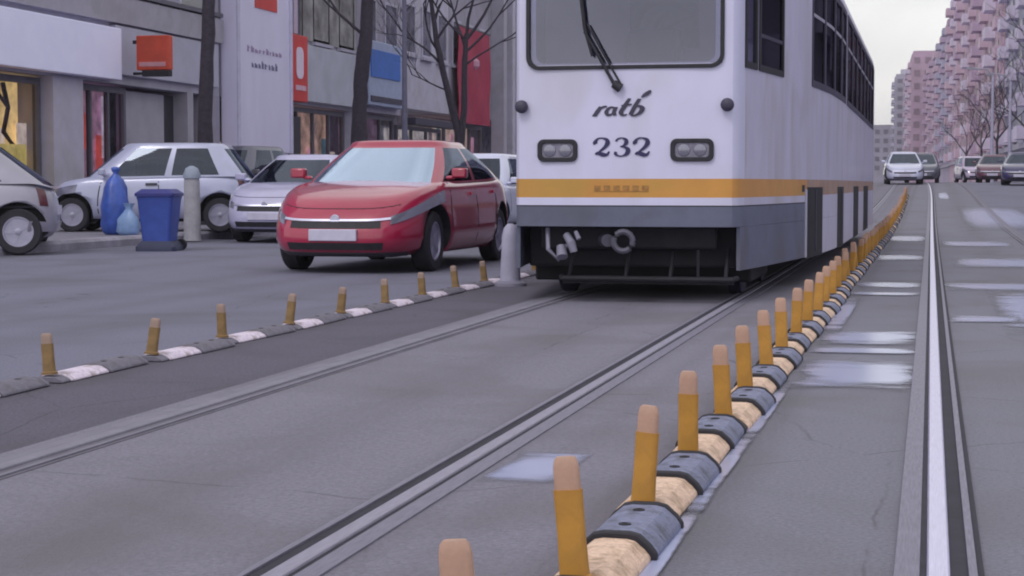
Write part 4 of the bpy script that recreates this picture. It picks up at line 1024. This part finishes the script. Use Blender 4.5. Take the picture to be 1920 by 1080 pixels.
# ------------------------------------------------------------------ far apartment blocks, right
DIRL = math.atan(.0288)
def block(label, y0, y1, h, wm, bal_m, win_m, bays, floors, off=0., depth=14, rz=DIRL, x=None):
    root = empty('apartment_block', (fline(y0)+off if x is None else x, y0, rise(y0)), rz, label, 'building')
    ln = y1-y0
    mb = MB(); mb.box(0, depth, 0, ln, -.3, h); mb.box(.4, depth-.4, .4, ln-.4, h, h+.9); mb.build('wall', wm, root)
    mb = MB(); mb.box(2, 5, ln*.3, ln*.3+4, h+.9, h+3); mb.build('roof_hut', WG, root)
    fh = (h-4)/floors; bw = ln/bays
    mbal = {}; mwin = None
    bal_ms = bal_m if isinstance(bal_m, tuple) else (bal_m,)
    for f in range(floors):
        z = 4+f*fh
        for b in range(bays):
            yy = bw*(b+.5)
            if b % 2 == 0:
                q_ = (b//2) % len(bal_ms)
                if q_ not in mbal:
                    mm = MB(); mm.box(-.95-.25*(q_ % 2), -.003, -bw*.33, bw*.33, 0, fh*.40); mbal[q_] = mm.build('balcony', bal_ms[q_], root); o = mbal[q_]
                else: o = bpy.data.objects.new('balcony', mbal[q_].data); COL.objects.link(o); o.parent = root
                o.location = (0, yy, z)
            else:
                if mwin is None:
                    mm = MB(); mm.box(-.08, -.003, -bw*.28, bw*.28, fh*.25, fh*.8); mwin = mm.build('window', win_m, root); o = mwin
                else: o = bpy.data.objects.new('window', mwin.data); COL.objects.link(o); o.parent = root
                o.location = (0, yy, z)
        # end wall windows towards the camera
        if f < 12:
            for q in range(2 if depth < 10 else 4):
                xx = depth*(q+.5)/2.0 if depth < 10 else 1.5+2.9*q
                mm = MB(); mm.box(xx-.8, xx+.8, -.08, -.003, z+fh*.25, z+fh*.75); mm.build('window', win_m, root)
    mb = MB(); mb.box(-.35, -.003, 0, ln, 3.2, 3.7); mb.build('canopy', WG5, root)
    return root
def fm(nm, c, v=.14): return mat(nm, c, .9, var=v, scale=.25, dark=tuple(k*.75 for k in c), dscale=.12, damt=.6)
PK = fm('block_pink', (.47, .325, .36)); PK2 = fm('block_rose', (.42, .29, .35)); GYB = fm('block_blue_grey', (.30, .29, .34)); GYP = fm('block_purple_grey', (.33, .28, .335)); GYF = fm('block_far_grey', (.33, .31, .35))
BALW = fm('balcony_white', (.60, .54, .60)); BALP = fm('balcony_pink', (.55, .41, .45)); BALG = fm('balcony_grey', (.42, .40, .47)); BALM = fm('balcony_mauve', (.45, .34, .42))
WIND = mat('far_window', (.12, .10, .145), .3, var=.3, scale=1); WINP = mat('far_window_warm', (.20, .13, .16), .4, var=.3, scale=1)
block('unseen low grey block added at right to darken reflections in the tram windows', 24, 138, 11, GYB, BALG, WIND, 9, 2)  # unseen block added so the tram's side glass reflects something dark
block('blue-grey apartment block with white balconies at the right edge', 140, 196, 31, GYB, BALW, WIND, 9, 9)
block('tall pink apartment block next to the blue-grey one', 198, 262, 33, PK, (BALP, BALW, BALP, BALM), WINP, 9, 9)
block('tall pink apartment block, second from the right edge of the pink row', 264, 330, 33, PK, (BALW, BALP, BALM), WINP, 9, 9, off=-.4)
block('mauve-grey apartment block between the pink blocks', 333, 400, 32, GYP, (BALM, BALG), WIND, 7, 9)
block('rose apartment block far down the street', 403, 500, 31, PK2, (BALP, BALM), WINP, 7, 9, off=-.3)
block('tall rose apartment block standing before the grey tower', 505, 600, 36, PK2, (BALP, BALW, BALM), WINP, 7, 9, off=-4.3)
block('grey tower closing the far end of the street', 610, 640, 36, GYF, BALG, WIND, 3, 11, x=-12.3, depth=7)
block('low hazy block at the far end beside the tram rear', 640, 670, 20, GYF, BALG, WIND, 3, 5, x=-26, depth=13)

# ------------------------------------------------------------------ air: distant things fade
hm = bpy.data.materials.new('haze_air'); hm.use_nodes = True; hn = hm.node_tree.nodes; hn.remove(hn['Principled BSDF'])
pv_ = hn.new('ShaderNodeVolumePrincipled'); pv_.inputs['Color'].default_value = (.93, .92, .96, 1); pv_.inputs['Density'].default_value = .00042; pv_.inputs['Anisotropy'].default_value = .2
hm.node_tree.links.new(pv_.outputs[0], hn['Material Output'].inputs['Volume'])
tag(MB().box(-1000, 1000, -60, 1400, -1.2, 48).build('haze', hm), kind='stuff')
